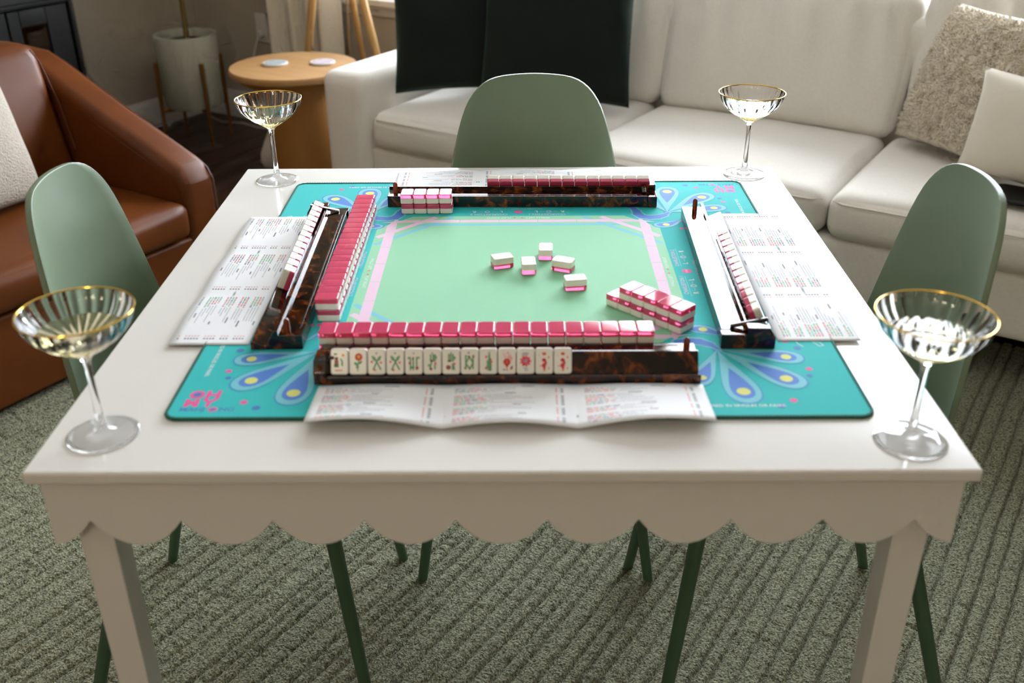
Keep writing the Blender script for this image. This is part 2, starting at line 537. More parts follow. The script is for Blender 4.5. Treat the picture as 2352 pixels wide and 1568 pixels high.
def window(name, plane, c, op, n_mull, n_rail):
    a0, a1, z0, z1 = op
    root = bpy.data.objects.new(name, None); COL.objects.link(root); root['kind'] = 'structure'
    if plane == 'v': root.location = W((a0+a1)/2, c, z0); root.rotation_euler = (0, 0, ANG)
    else: root.location = W(c, (a0+a1)/2, z0); root.rotation_euler = (0, 0, ANG-PI/2)
    h = z1-z0; w = a1-a0; f = .05
    for nm, b in (('frame_jamb', (-w/2, -w/2+f, 0, h)), ('frame_jamb', (w/2-f, w/2, 0, h)), ('frame_head', (-w/2+f, w/2-f, h-f, h)), ('frame_bottom', (-w/2+f, w/2-f, 0, f))):
        box(nm, b[0], b[1], .04, .12, b[2], b[3], M_TRIM, root, bev=.004, seg=1)
    us = np.linspace(-w/2+f, w/2-f, n_mull+2)
    for x in us[1:-1]: box('mullion', x-.03, x+.03, .05, .11, f, h-f, M_TRIM, root, bev=.004, seg=1)
    for i in range(n_mull+1):
        l = us[i]+(.03 if i else 0); r = us[i+1]-(.03 if i < n_mull else 0)
        box('pane', l, r, .078, .082, f, h-f, M_PANE, root)
    box('sill', -w/2-.06, w/2+.06, -.045, .05, -.03, 0, M_TRIM, root, bev=.006)
    prism('apron_moulding', [(-.003, -.03), (-.022, -.03), (-.022, -.04), (-.012, -.055), (-.012, -.07), (-.003, -.075)], 'x', -w/2-.05, w/2+.05, M_TRIM, root)
    return root
window('window_1', 'v', VB, WIN1, 1, 0)

# unseen globe lamps, added behind the camera for warm fill on the apron
def fill_lamp(label, u, v):
    t, o_ = rthing('fill_lamp', label, 'added fill lamp', u, v, ZC)
    lathe('canopy', [(0, 0), (.07, 0), (.06, -.03), (.012, -.035), (.012, -.14), (0, -.14)], M_BRASS, t, n=24)
    gm = mat('fill_globe', (255, 236, 208), rough=.5)
    b = gm.node_tree.nodes['Principled BSDF']; b.inputs['Emission Color'].default_value = (1, .80, .55, 1); b.inputs['Emission Strength'].default_value = 3.0
    n = 12
    lathe('globe', [(.14*math.sin(PI*k/n), -.27-.14*math.cos(PI*k/n)) for k in range(n+1)], gm, t, n=24)
    l = bpy.data.lights.new('fill_bulb', 'POINT'); l.energy = FILL_W; l.color = (1, .84, .64); l.shadow_soft_size = .16  # added point light below the globe that gives the fill
    o = bpy.data.objects.new('fill_bulb', l); COL.objects.link(o); o.parent = t; o.location = (0, 0, -.60)
FILL_W = 25
fill_lamp('added brass globe fill lamp behind the camera, farther from the window', 1.9, -4.7)
fill_lamp('added brass globe fill lamp behind the camera, nearer the window', .9, -3.0)

# ================================================================ RUG
def make_rug():
    u0, u1, v0, v1 = -1.88, 1.75, -1.05, 1.72
    r = np.random.default_rng(3)
    edges = [u0]
    while edges[-1] < u1-.03: edges.append(edges[-1]+r.choice([.026, .030, .034, .040, .048]))
    edges.append(u1) if u1-edges[-1] > .02 else None
    us, gr, sid = [], [], []                      # sample lines across the strips, groove depth, strip id
    for s_ in range(len(edges)-1):
        a, b = edges[s_], edges[s_+1]
        L_ = b-a
        n_in = max(3, int(round((L_-.012)/.0052)))
        off = [0, .0018, .0042]+list(np.linspace(.0075, L_-.0075, n_in))+[L_-.0042, L_-.0018]
        dep = [1, .9, .28]+[0]*n_in+[.28, .9]
        for o_, d_ in zip(off, dep): us.append(a+o_); gr.append(d_); sid.append(s_)
    us = np.array(us); gr = np.array(gr); sid = np.array(sid)
    st = .0045; nv = int((v1-v0)/st); nu = len(us)-1
    vv_ = np.linspace(v0, v1, nv+1)
    wob = .0012*np.sin(vv_*13)+.0006*np.sin(vv_*41+1.3)+.0004*np.sin(vv_*97)
    X = us[None, :]+wob[:, None]; Y = np.repeat(vv_[:, None], nu+1, 1)
    z = np.full((nv+1, nu+1), .0135) - .0105*gr[None, :]*(.8+.2*r.random((nv+1, 1)))
    lift = r.normal(size=len(edges))*.0008
    z += lift[np.clip(sid, 0, len(edges)-1)][None, :]
    for s_ in range(len(edges)-1):                # short cracks across each strip
        m = np.where(sid == s_)[0]
        cuts = np.cumsum(r.uniform(.10, .55, size=48))+v0+r.uniform(-.2, 0)
        for c in cuts:
            k = int((c-v0)/st)
            if 0 < k < nv:
                sk = r.integers(-1, 2)
                dd = r.uniform(.0015, .0055)
                for q, mm in enumerate(m):
                    kk = min(nv, max(0, k+int(round(sk*q/len(m)*2))))
                    z[kk, mm] -= dd
                    if kk+1 <= nv: z[kk+1, mm] -= dd*.35
    soft = r.normal(size=z.shape)
    z += (.0007*soft+.0006*(soft+np.roll(soft, 1, 0)+np.roll(soft, 1, 1))/1.7)*(1-.7*gr[None, :])
    z = np.clip(z, .002, .0165)
    X += .0006*r.normal(size=X.shape); Y += .0008*r.normal(size=X.shape)
    z[0, :] = z[-1, :] = .0; z[:, 0] = z[:, -1] = .0
    co = np.stack([X, Y, z+.001], -1).reshape(-1, 3).astype(np.float32)
    me = bpy.data.meshes.new('rug')
    nvv = co.shape[0]; nf = nu*nv
    me.vertices.add(nvv); me.vertices.foreach_set('co', co.ravel())
    a = (np.arange(nv)[:, None]*(nu+1)+np.arange(nu)[None, :]).ravel()
    q = np.stack([a, a+1, a+nu+2, a+nu+1], -1).astype(np.int32)
    me.loops.add(nf*4); me.loops.foreach_set('vertex_index', q.ravel())
    me.polygons.add(nf); me.polygons.foreach_set('loop_start', np.arange(nf, dtype=np.int32)*4)
    me.update(calc_edges=True)
    m = mat('rug_pile', (74, 76, 54), rough=1, var=((154, 155, 125), 230, .36, .62), bump=(250, 1.0, .007), sheen=.15)
    me.materials.append(m)
    o = bpy.data.objects.new('area_rug', me); COL.objects.link(o); o.rotation_euler = (0, 0, ANG)
    tag(o, 'olive green cut pile rug with carved lines under the table', 'rug')
make_rug()
RZ = .011     # standing height on the pile

# ================================================================ TABLE
def make_table():
    t = thing('game_table', 'white square table with scalloped apron on the green rug', 'table', (0, 0, RZ))
    z = lambda h: h-RZ
    o = box('tabletop', -.5, .5, -.5, .5, z(.7345), z(.75), M_TABLE, t, bev=.0035, seg=3)
    # scalloped aprons
    half, pitch, zt, zn, zb = .4895, .0990, z(.7342), z(.6785), z(.6455)
    pts = [(-half, zt), (half, zt)]
    xs = []
    n_half = 5
    notch = [(-4.5+i)*pitch for i in range(10)]
    prof = [(half, zb)]
    low = []
    segs = [(notch[-1], None)] 
    def arc(x0, x1, k=12, part=(0, 1)):
        out = []
        for i in range(k+1):
            f = part[0]+(part[1]-part[0])*i/k
            x = x0+(x1-x0)*f
            s = 2*f-1
            out.append((x, zb+(zn-zb)*(abs(s)**2.1)))
        return out
    line = []
    line += [(x, zz) for x, zz in arc(notch[0]-pitch, notch[0], 8, ((-half-(notch[0]-pitch))/pitch, 1))]
    for i in range(9): line += arc(notch[i], notch[i+1])[1:]
    line += [(x, zz) for x, zz in arc(notch[9], notch[9]+pitch, 8, (0, (half-notch[9])/pitch))][1:]
    poly = line+[(half, zt), (-half, zt)]
    ins = .487
    for k, nm in enumerate(('apron',)*4):
        o = prism(nm, poly, 'y', -ins-.0, -ins+.02, M_TABLE, t)
        if k % 2 == 0: pass
        o.rotation_euler = (0, 0, k*PI/2)
        if k % 2 == 1: o.scale = ((ins-.0205)/half, 1, 1)
    for sx in (-1, 1):
        for sy in (-1, 1):
            cx, cy2 = sx*.4545, sy*.4460
            w0, w1 = .0200, .0165
            vs_ = []
            for (zz, w) in ((0, w1), (z(.7342), w0)):
                for (a, b) in ((-1, -1), (1, -1), (1, 1), (-1, 1)):
                    vs_.append((cx+a*w, cy2+b*w, zz))
            bm = bmesh.new(); bv = [bm.verts.new(v) for v in vs_]
            for f in ((3, 2, 1, 0), (4, 5, 6, 7), (0, 1, 5, 4), (1, 2, 6, 5), (2, 3, 7, 6), (3, 0, 4, 7)): bm.faces.new([bv[i] for i in f])
            bmesh.ops.bevel(bm, geom=list(bm.edges), offset=.002, segments=2, profile=.5, affect='EDGES')
            me = bpy.data.meshes.new('leg'); bm.to_mesh(me); bm.free(); me.materials.append(M_TABLE)
            lo = bpy.data.objects.new('leg', me); COL.objects.link(lo); lo.parent = t; wnorm(lo)
make_table()

# ================================================================ CHAIRS
def make_chair(label, loc, rz):
    t = thing('side_chair', label, 'chair', loc, rz, 'sage green chairs around the game table')
    back = [(.8965, .060), (.894, .074), (.890, .086), (.884, .097), (.876, .107), (.866, .116), (.8535, .1245), (.839, .132), (.82, .139), (.797, .146), (.76, .155), (.718, .1645), (.66, .176), (.60, .187), (.55, .195), (.51, .200)]
    bows = [.0030, .0028, .0025, .002, .0015, .001, .0005]
    back = [(zz-RZ, hw) for zz, hw in back]
    rows = []
    for zz, hw in back:
        rows.append((-.185+(.9-RZ-zz)*.05, zz, hw, .06, 0.0))
    rows += [(-.150, .472, .203, .05, .004), (-.132, .458, .208, .035, .008), (-.095, .449, .213, .015, .012), (-.03, .447, .218, 0, .014), (.05, .445, .22, 0, .014), (.12, .447, .216, 0, .012), (.18, .449, .205, 0, .008), (.212, .446, .19, 0, .004), (.227, .437, .168, 0, 0)]
    nc = 14; verts = []; faces = []
    for i, (y, zz, hw, wrap, lift) in enumerate(rows):
        for c in range(nc+1):
            s = -1+2*c/nc
            x = s*hw
            q = abs(x)/.2
            crown = bows[i]*(1-s*s) if i < len(bows) else 0
            verts.append((x, y+wrap*q*q*(1 if i >= 6 else 1), zz+lift*s*s+crown))
    for i in range(len(rows)-1):
        for c in range(nc):
            a = i*(nc+1)+c
            faces.append((a, a+1, a+nc+2, a+nc+1))
    sh = new_obj('seat_shell', verts, faces, M_CHAIR, t, smooth=True)
    m = sh.modifiers.new('thick', 'SOLIDIFY'); m.thickness = .0085; m.offset = 0
    b = sh.modifiers.new('bev', 'BEVEL'); b.width = .002; b.segments = 2; b.limit_method = 'ANGLE'; b.angle_limit = math.radians(50)
    box('seat_mount', -.17, .17, -.11, .205, .424, .438, M_CHAIRLEG, t, bev=.004)
    for sx in (-1, 1):
        for (yt, yb) in ((.200, .255), (-.095, -.215)):
            tube('leg', [(sx*.16, yt, .432), (sx*.191, (yt+yb)/2, .216), (sx*.222, yb, .0)], [.0125, .0112, .0095], M_CHAIRLEG, t, n=12)
    return t
make_chair('sage green moulded chair at the left beside the leather armchair', (-.472, .021, RZ), -PI/2)
make_chair('sage green moulded chair at the right edge of the table', (.489, -.003, RZ-.002), PI/2)
make_chair('sage green moulded chair at the far side in front of the sofa', (.048, .434, RZ), PI)

# ================================================================ SOFA
def make_sofa():
    t, o_ = rthing('sofa', 'cream linen three seat sofa with loose cushions under the window', 'sofa', -.3, 1.9)
    vf = 1.445
    base = cushion('base', -1.53, .90, vf+.03, 2.28, .135, .315, M_LINEN, t, r=.018, puff=(0, .004, 0), n=14, uvoff=o_)
    for (a, b) in ((-1.695, -1.508), (.872, 1.06)):
        arm = cushion('arm', a, b, vf-.005, 2.29, .06, .565, M_LINEN, t, r=.042, puff=(.006, .006, .006), n=18, uvoff=o_)
        xx = b-.045 if a < 0 else a+.045
        s = 1 if a < 0 else -1
        tube('seam', [(xx+s*.026, vf+.05, .5655-.012), (xx+s*.026, 2.2, .5655-.012)], .0018, M_PIPE, arm, n=6, uvoff=o_)
    bk = cushion('back_frame', -1.51, .875, 2.12, 2.30, .30, .79, M_LINEN, t, r=.04, puff=(0, .005, 0), n=16, uvoff=o_)
    for (a, b) in ((-1.503, -.722), (-.718, .064), (.070, .868)):
        L_ = b-a
        def df(q):
            return q
        c = cushion('seat_cushion', a, b, vf+.012, 2.12, .312, .443, M_LINEN, t, r=.045, puff=(.004, .012, .022), n=26, uvoff=o_, wr=.0025, seed=int((a+2)*100))
        r_ = .03
        loop = [(a+.012, vf+.035, .418), (a+.04, vf+.012, .4205), ((a+b)/2, vf+.003, .423), (b-.04, vf+.012, .4205), (b-.012, vf+.035, .418)]
        tube('piping', loop, .0022, M_PIPE, c, n=6, uvoff=o_)
    for k, (a, b, dz) in enumerate(((-1.49, -.712, .0), (-.705, .082, .0), (.108, .868, .03))):
        w_ = b-a
        def df(q, a=a, b=b, k=k):
            zz = q[:, 2]; f = np.clip((zz-.45)/.42, 0, 1.1)
            q = q.copy()
            q[:, 1] += .10*f
            # gathered vertical creases running down from the top seam
            s = (q[:, 0]-a)/(b-a)
            cr = sum(A*np.exp(-((s-c0-.05*(1-f))/wd)**2) for A, c0, wd in ((.016, .16, .022), (-.012, .22, .02), (.018, .30, .024), (-.014, .37, .02), (.019, .45, .024), (-.013, .52, .02), (.017, .60, .022), (-.012, .68, .022), (.014, .76, .024), (-.01, .83, .02), (.012, .89, .02)))
            q[:, 1] -= 1.5*cr*np.clip((f-.32)*1.9, 0, 1)
            q[:, 0] += (q[:, 0]-(a+b)/2)*(.02*np.sin(f*PI))
            return q
        c = cushion('back_cushion', a, b, 2.035, 2.185, .435, .865+dz, M_LINEN, t, r=.045, puff=(.008, .035, .012), n=52, uvoff=o_, deform=df, wr=.003, seed=50+k)
        tube('piping', [(a+.02, 2.145, .850+dz), ((a+b)/2, 2.135, .862+dz), (b-.02, 2.145, .850+dz)], .0022, M_PIPE, c, n=6, uvoff=o_)
    for (x, y) in ((-1.6, 1.52), (.97, 1.52), (-1.6, 2.2), (.97, 2.2)):
        lathe('leg', [(.018, 0), (.024, .075)], M_BLACK, t, n=16, loc=(x-o_[0], y-o_[1], .0))
make_sofa()

def place_pillow(name, label, cat, size, T, material, corner, e1, e2, group=None, part='cover', **kw):
    """corner: lower corner (u,v,z) at the e1=0,e2=0 end; e1 along the bottom, e2 up the side"""
    e1 = Vector(e1).normalized(); e2 = Vector(e2); e2 = (e2-e1*e2.dot(e1)).normalized(); n = e2.cross(e1)   # local y = -normal to viewer
    w, h = size
    R = Matrix.Rotation(ANG, 4, 'Z')
    y_ax = e2.cross(e1)
    c = Vector(corner)+e1*w/2+e2*h/2
    base = Vector(corner)+e1*w/2
    t = thing(name, label, cat, group=group)
    m = Matrix.Identity(4)
    for i in range(3):
        m[i][0] = e1[i]; m[i][1] = y_ax[i]; m[i][2] = e2[i]; m[i][3] = base[i]
    t.matrix_world = R @ m
    p = pillow_mesh(part, w, h, T, material, t, **kw)
    p.location = (0, 0, h/2)
    return t, p
place_pillow('throw_pillow', 'black velvet throw pillow against the sofa arm', 'pillow', (.50, .50), .15, M_VELVET, (-1.497, 1.605, .475), (.80, .60, 0), (-.03, .22, .95), group='black velvet pillows on the sofa', seed=4, pinch=.055, wr=.010)
place_pillow('throw_pillow', 'black velvet throw pillow behind the far chair', 'pillow', (.52, .54), .15, M_VELVET, (-1.218, 1.715, .475), (.965, .263, 0), (0, .2, .97), group='black velvet pillows on the sofa', seed=9, pinch=.05, wr=.010)
shag_root, shag_cover = place_pillow('throw_pillow', 'beige shaggy textured throw pillow in the sofa corner', 'pillow', (.44, .40), .16, M_SHAG, (.105, 1.985, .478), (.77, -.62, 0.02), (.36, .17, .87), seed=12)
def tufts(root, cover, w, h, n):
    me = cover.data
    verts = []; faces = []
    P = [(p.center.copy(), p.normal.copy()) for p in me.polygons if p.normal.y < -.1 and abs(p.center.x) < w*.46 and -h*.46 < p.center.z < h*.46]
    for _ in range(n):
        c, nn = random.choice(P)
        t1 = nn.orthogonal().normalized(); t2 = nn.cross(t1)
        c = c+t1*random.uniform(-.008, .008)+t2*random.uniform(-.008, .008)
        L = random.uniform(.006, .013); r = random.uniform(.0014, .003)
        d = (nn+t1*random.uniform(-.9, .9)+t2*random.uniform(-.9, .9)).normalized()
        b = len(verts)
        base = c-nn*.001
        for k in range(4):
            a = k*PI/2+.4
            verts.append(tuple(base+(t1*math.cos(a)+t2*math.sin(a))*r))
        tip = base+d*L
        for k in range(4):
            a = k*PI/2+.8
            verts.append(tuple(tip+(t1*math.cos(a)+t2*math.sin(a))*r*.55))
        for k in range(4):
            k2 = (k+1) % 4
            faces.append((b+k, b+k2, b+4+k2, b+4+k))
        faces.append((b+7, b+6, b+5, b+4))
    o = new_obj('shag_tufts', verts, faces, M_SHAG, root)
    o.location = cover.location; fix_normals(o)
    o['kind'] = 'stuff'
tufts(shag_root, shag_cover, .44, .40, 7000)
place_pillow('lumbar_pillow', 'smooth cream lumbar pillow in front of the shaggy pillow', 'pillow', (.56, .265), .14, M_CREAM, (.325, 1.755, .482), (.89, -.46, 0), (.02, .16, .97), seed=21)

# ================================================================ LEATHER ARMCHAIR
def make_armchair():
    t, o_ = rthing('leather_armchair', 'cognac brown leather armchair with sloping arms at the left', 'armchair', -1.95, .27)
    v0, v1 = -.24, .75
    box('base', -2.36, -1.492, v0+.01, v1-.008, .035, .272, M_LEATHER, t, bev=.012, seg=3, uvoff=o_)
    def arm(a, b, k):
        poly = [(-1.484, .036), (-1.482, .40), (-1.485, .43), (-1.494, .453), (-1.511, .471), (-1.54, .486), (-1.60, .509), (-1.80, .585), (-2.06, .694), (-2.13, .718), (-2.22, .722), (-2.37, .722), (-2.37, .036)]
        A = prism('arm', poly, 'y', a, b, M_LEATHER, t, bev=.03, seg=6, uvoff=o_)
        A.modifiers.clear(); smooth_by_angle(A, 75)
        edge = [(-1.482, .06), (-1.482, .425), (-1.50, .457), (-1.535, .478), (-1.80, .582), (-2.06, .690), (-2.13, .714), (-2.22, .718)]
        vv = b-.009 if k else a+.009
        tube('piping', [(u, vv, z-.006) for u, z in edge], .0032, M_LSEAM, A, n=6, uvoff=o_)
        vs2 = a+.003 if k else b-.003
        inner = [(-1.50, .30), (-1.505, .40), (-1.54, .446), (-1.80, .548), (-2.06, .657), (-2.13, .68)]
        tube('seam', [(u, vs2-(.0035 if k else -.0035), z) for u, z in inner], .0014, M_LSEAM, A, n=6, uvoff=o_)
    arm(.636, v1, 1); arm(v0, -.125, 0)
    box('back', -2.40, -2.19, v0+.005, v1-.005, .036, .715, M_LEATHER, t, bev=.03, seg=3, uvoff=o_)
    cushion('seat_cushion', -2.15, -1.462, -.12, .632, .281, .385, M_LEATHER, t, r=.03, puff=(.012, .002, .02), n=20, uvoff=o_, wr=.002, seed=3)
    def df(q):
        q = q.copy(); f = np.clip((q[:, 2]-.385)/.39, 0, 1); q[:, 0] -= .09*f; return q
    c = cushion('back_cushion', -2.09, -1.93, -.118, .628, .39, .765, M_LEATHER, t, r=.035, puff=(.03, .002, .01), n=22, uvoff=o_, deform=df, wr=.004, seed=5)
    tube('piping', [(-2.008, .60, .752), (-1.994, .612, .72), (-1.955, .622, .60), (-1.925, .622, .47)], .0022, M_LSEAM, c, n=6, uvoff=o_)
make_armchair()
place_pillow('boucle_pillow', 'cream boucle throw pillow on the leather armchair', 'pillow', (.46, .48), .17, M_BOUCLE, (-1.735, -.03, .405), (-.17, .98, .0), (-.25, .05, .95), seed=31, n=44)

# ================================================================ SIDE TABLE, COASTERS
def make_side_table():
    t, o_ = rthing('side_table', 'round oak pedestal side table between armchair and sofa', 'side table', -2.03, 1.665)
    lathe('table_top', [(0, .470), (.225, .470), (.238, .478), (.24, .488), (.24, .494), (.236, .500), (0, .500)], M_OAK, t, n=64)
    lathe('under_rim', [(.0, .452), (.205, .452), (.22, .470), (0, .4705)], M_OAKB, t, n=64)
    lathe('pedestal', [(0, 0), (.118, 0), (.118, .455), (0, .455)], M_OAKB, t, n=64)
make_side_table()
def coaster(label, u, v, cols, kind):
    t, o_ = rthing('coaster', label, 'coaster', u, v, .5005, 'round coasters on the oak side table')
    lathe('disc', [(0, 0), (.044, 0), (.0465, .0015), (.0465, .0065), (.045, .008), (0, .008)], mat('coaster_white', (226, 222, 214), rough=.5), t, n=40)
    p = Print()
    if kind == 0:
        p.ellipse(0, 0, .042, .042, (158, 170, 172), 28); p.lay = 1
        for i in range(-5, 6):
            for j in range(-4, 5):
                x, y = i*.0078+(j % 2)*.0035, j*.0086
                if x*x+y*y < .0385**2: p.poly([(x-.0032, y-.0024), (x+.002, y-.0034), (x+.0032, y+.0026), (x-.001, y+.0036)], random.choice(cols))
        p.lay = 2
        for k in (-.018, .014): p.line([(k-.02, -.034), (k+.02, .034)], .004, (226, 222, 214))
    else:
        p.ellipse(0, 0, .042, .042, (186, 172, 180), 28); p.lay = 1
        for k in range(70):
            r = .041*math.sqrt(random.random()); a = random.random()*2*PI
            p.ellipse(r*math.cos(a), r*math.sin(a), random.uniform(.002, .006), random.uniform(.0015, .004), random.choice(cols), 8, random.random()*3)
            p.lay = 1+k % 5
    p.build('printed_pattern', t, lambda x, y: .0082)
coaster('white coaster with grey-blue checked print at the left on the side table', -2.098, 1.640, [(96, 116, 122), (120, 140, 144), (70, 84, 92)], 0)
coaster('white coaster with mauve floral print at the right on the side table', -1.955, 1.745, [(168, 150, 164), (196, 182, 186), (140, 128, 146), (214, 200, 196)], 1)

# ================================================================ PLANTER
def make_planter():
    t, o_ = rthing('potted_plant', 'sage grey cylinder planter on a brass legged stand', 'plant', -2.955, 1.95)
    lathe('pot', [(0, .165), (.125, .165), (.129, .170), (.137, .475), (.135, .478), (.122, .478), (.120, .474), (.118, .44), (0, .44)], M_POT, t, n=56)
    lathe('soil', [(0, .441), (.1175, .441), (.1175, .443), (0, .446)], M_SOIL, t, n=40)
    for k in range(4):
        a = math.radians(70+90*k)
        c, s = math.cos(a), math.sin(a)
        tube('stand_leg', [(.150*c, .150*s, .37), (.152*c, .152*s, .16), (.155*c, .155*s, 0)], [.009, .009, .0055], M_BRASSDK, t, n=10)
    for k in range(2):
        a = math.radians(70+90*k); c, s = math.cos(a), math.sin(a)
        tube('stand_cross_bar', [(-.151*c, -.151*s, .156-.0*k), (.151*c, .151*s, .156)], .0085, M_BRASSDK, t, n=8)
    tube('trunk', [(.012, .0, .44), (.01, .005, .6), (.018, .008, .85), (.005, .02, 1.15), (.012, .012, 1.45)], [.013, .0115, .0105, .009, .007], M_STEMPL, t, n=10)
    leafm = mat('leaf_green', (52, 84, 44), rough=.5)
    for k in range(18):
        a = k*2.4; z = 1.15+.03*k; L = .28
        c, s = math.cos(a), math.sin(a)
        vs_ = []; fs = []
        for i in range(7):
            f = i/6; w = .06*math.sin(PI*min(1, f*.92+.04))
            r = .02+L*f; zz = z+.12*f-.16*f*f
            vs_ += [(r*c-w*s, r*s+w*c, zz), (r*c, r*s, zz-.008), (r*c+w*s, r*s-w*c, zz)]
        for i in range(6):
            b = i*3; fs += [(b, b+1, b+4, b+3), (b+1, b+2, b+5, b+4)]
        new_obj('leaf', vs_, fs, leafm, t, smooth=True)
make_planter()

# ================================================================ TRIPOD LAMP
def make_lamp():
    t, o_ = rthing('floor_lamp', 'tall wooden tripod floor lamp behind the side table', 'floor lamp', -2.14, 2.06)
    apex = Vector((0, 0, 1.22))
    def along(p, z):
        p = Vector(p); f = (z-p.z)/(apex.z-p.z); return p+(apex-p)*f
    feet = ((-.29, .02, 0), (.33, .02, 0), (-.02, -.27, 0))
    rads = (.0165, .0165, .013)
    for f, r in zip(((-.275, -.02, 0), (.325, -.02, 0), (.0, .2, 0)), rads):
        tube('leg', [f, along(f, .6), along(f, 1.22)], [r*.85, r, r], M_LAMPW, t, n=12)
    tube('cord', [(.035, .06, 1.18), (.03, .03, .8), (.026, .02, .5), (.024, .03, .2), (.05, .08, .012)], .0035, mat('lamp_cord', (150, 112, 72), rough=.7), t, n=6)
    lathe('hub', [(0, 1.2), (.05, 1.2), (.05, 1.25), (.012, 1.26), (.012, 1.36), (0, 1.36)], M_LAMPW, t, n=24)
    lathe('lamp_shade', [(.23, 1.34), (.19, 1.62), (.188, 1.62), (.228, 1.34)], mat('lamp_shade', (236, 230, 216), rough=.9), t, n=48, closed=True)
make_lamp()

# ================================================================ CURTAIN, OUTLET, CORDS
def make_curtain():
    t, o_ = rthing('curtain', 'long cream linen curtain hanging beside the window', 'curtain', -2.495, 2.20)
    n = 90; verts = []; faces = []
    zs = [0.015, .3, .6, 1.0, 1.5, 2.0, 2.42]
    for j, z in enumerate(zs):
        for i in range(n+1):
            s = i/n
            amp = .035*(1-.25*z/2.4)
            x = -.215+.42*s+.012*math.sin(s*19+z)
            y = amp*math.sin(s*2*PI*4.2+.4*z)+.012*math.sin(s*31+1.2)
            verts.append((x, y, z))
    for j in range(len(zs)-1):
        for i in range(n):
            a = j*(n+1)+i; faces.append((a, a+1, a+n+2, a+n+1))
    o = new_obj('panel', verts, faces, M_CURTAIN, t, smooth=True)
    m = o.modifiers.new('thick', 'SOLIDIFY'); m.thickness = .003
    tube('curtain_rod', [(-.35, 0, 2.44), (.35, 0, 2.44)], .012, M_BLACK, t, n=12)
make_curtain()
t, o_ = rthing('wall_outlet', 'white wall outlet with plugged cord beside the curtain', 'outlet', -2.856, 2.326, .44)
box('cover_plate', -.037, .037, -.006, .002, -.055, .075, M_TRIM, t, bev=.003)
box('plug', -.013, .013, -.034, -.0065, -.03, .0, M_TRIM, t, bev=.004)
tube('plug_cord', [(0, -.03, -.018), (-.01, -.045, -.06), (-.035, -.05, -.13), (-.05, -.04, -.25), (-.045, -.035, -.36), (-.03, -.045, -.426)], .003, M_TRIM, t, n=6)
co = tube('power_cord', [tuple(W(u, v, .004)) for u, v in ((-3.2, 2.24), (-3.08, 2.2), (-2.98, 2.24), (-2.86, 2.22), (-2.72, 2.25), (-2.6, 2.27))], .0035, M_TRIM, n=6)
tag(co, 'thin white power cord lying on the dark floor by the planter', 'cord')
t, o_ = rthing('fabric_bundle', 'pale knotted fabric bundle on the floor behind the oak pedestal', 'fabric', -2.36, 1.84)
lathe('knot', [(0, .155), (.022, .16), (.03, .18), (.024, .205), (.021, .23), (.016, .25), (0, .255)], M_CREAM, t, n=16)
lathe('gathered_end', [(0, .001), (.05, .003), (.064, .03), (.06, .065), (.042, .11), (.024, .15), (.016, .165), (0, .166)], M_CREAM, t, n=18, flute=lambda i, r, a: r*(1+.08*math.sin(5*a)))

# ================================================================ BLACK CABINET
def make_cabinet():
    t, o_ = rthing('display_cabinet', 'black wooden display cabinet with glass doors at the upper left', 'cabinet', -3.12, .98)
    u0, u1, v0, v1 = -3.29, -2.955, .50, 1.43
    b = lambda nm, *a, **k: box(nm, *a, M_BLACK, t, bev=k.get('bev', .004), seg=1, uvoff=o_)
    b('top', u0-.005, u1+.03, v0-.03, v1+.03, .715, .745)
    for vv in (v1-.022, v0):
        b('side_post', u1-.045, u1-.002, vv, vv+.022, .05, .715); b('side_post', u0, u0+.04, vv, vv+.022, .05, .715)
        b('side_rail', u0+.04, u1-.045, vv, vv+.022, .655, .715); b('side_rail', u0+.04, u1-.045, vv, vv+.022, .05, .12)
        box('side_pane', u0+.04, u1-.045, vv+.009, vv+.013, .12, .655, M_PANE, t, uvoff=o_)
    b('shelf', u0, u1-.03, v0+.022, v1-.022, .10, .12); b('shelf', u0, u1-.03, v0+.022, v1-.022, .34, .352)
    b('back_rail', u0, u0+.02, 1.17, 1.21, .05, .715)
    b('top_rail', u1-.025, u1, v0+.022, v1-.022, .69, .715)
    for (x, y) in ((u0+.03, v0+.03), (u0+.03, v1-.03), (u1-.03, v0+.03), (u1-.03, v1-.03)):
        b('foot', x-.025, x+.025, y-.025, y+.025, 0, .05)
    mid = 1.135
    for (a, c) in ((mid+.003, v1-.035), (.52+.01, mid-.003)):
        root = b('door', u1-.022, u1, a, a+.05, .12, .688)
        for nm, q in (('door_stile', (c-.095, c, .12, .688)), ('door_rail', (a+.05, c-.095, .625, .688)), ('door_rail', (a+.05, c-.095, .12, .19))):
            d = box(nm, u1-.022, u1, q[0], q[1], q[2], q[3], M_BLACK, root, bev=.003, seg=1, uvoff=o_)
        box('pane', u1-.014, u1-.010, a+.05, c-.095, .19, .625, M_CABPANE, root, uvoff=o_)
make_cabinet()
t, o_ = rthing('brass_bowl', 'ribbed brass bowl inside the black cabinet', 'bowl', -3.09, 1.02, .353)
for k in range(7):
    r = .055+.012*k
    tube('ring', [(r*math.cos(a), r*math.sin(a), .01+.022*k) for a in [2*PI*i/24 for i in range(24)]], .006, M_BRASS, t, n=6, closed=True)
lathe('liner', [(0, 0), (.05, 0), (.122, .15), (.118, .15), (.046, .006), (0, .006)], M_BRASS, t, n=24)

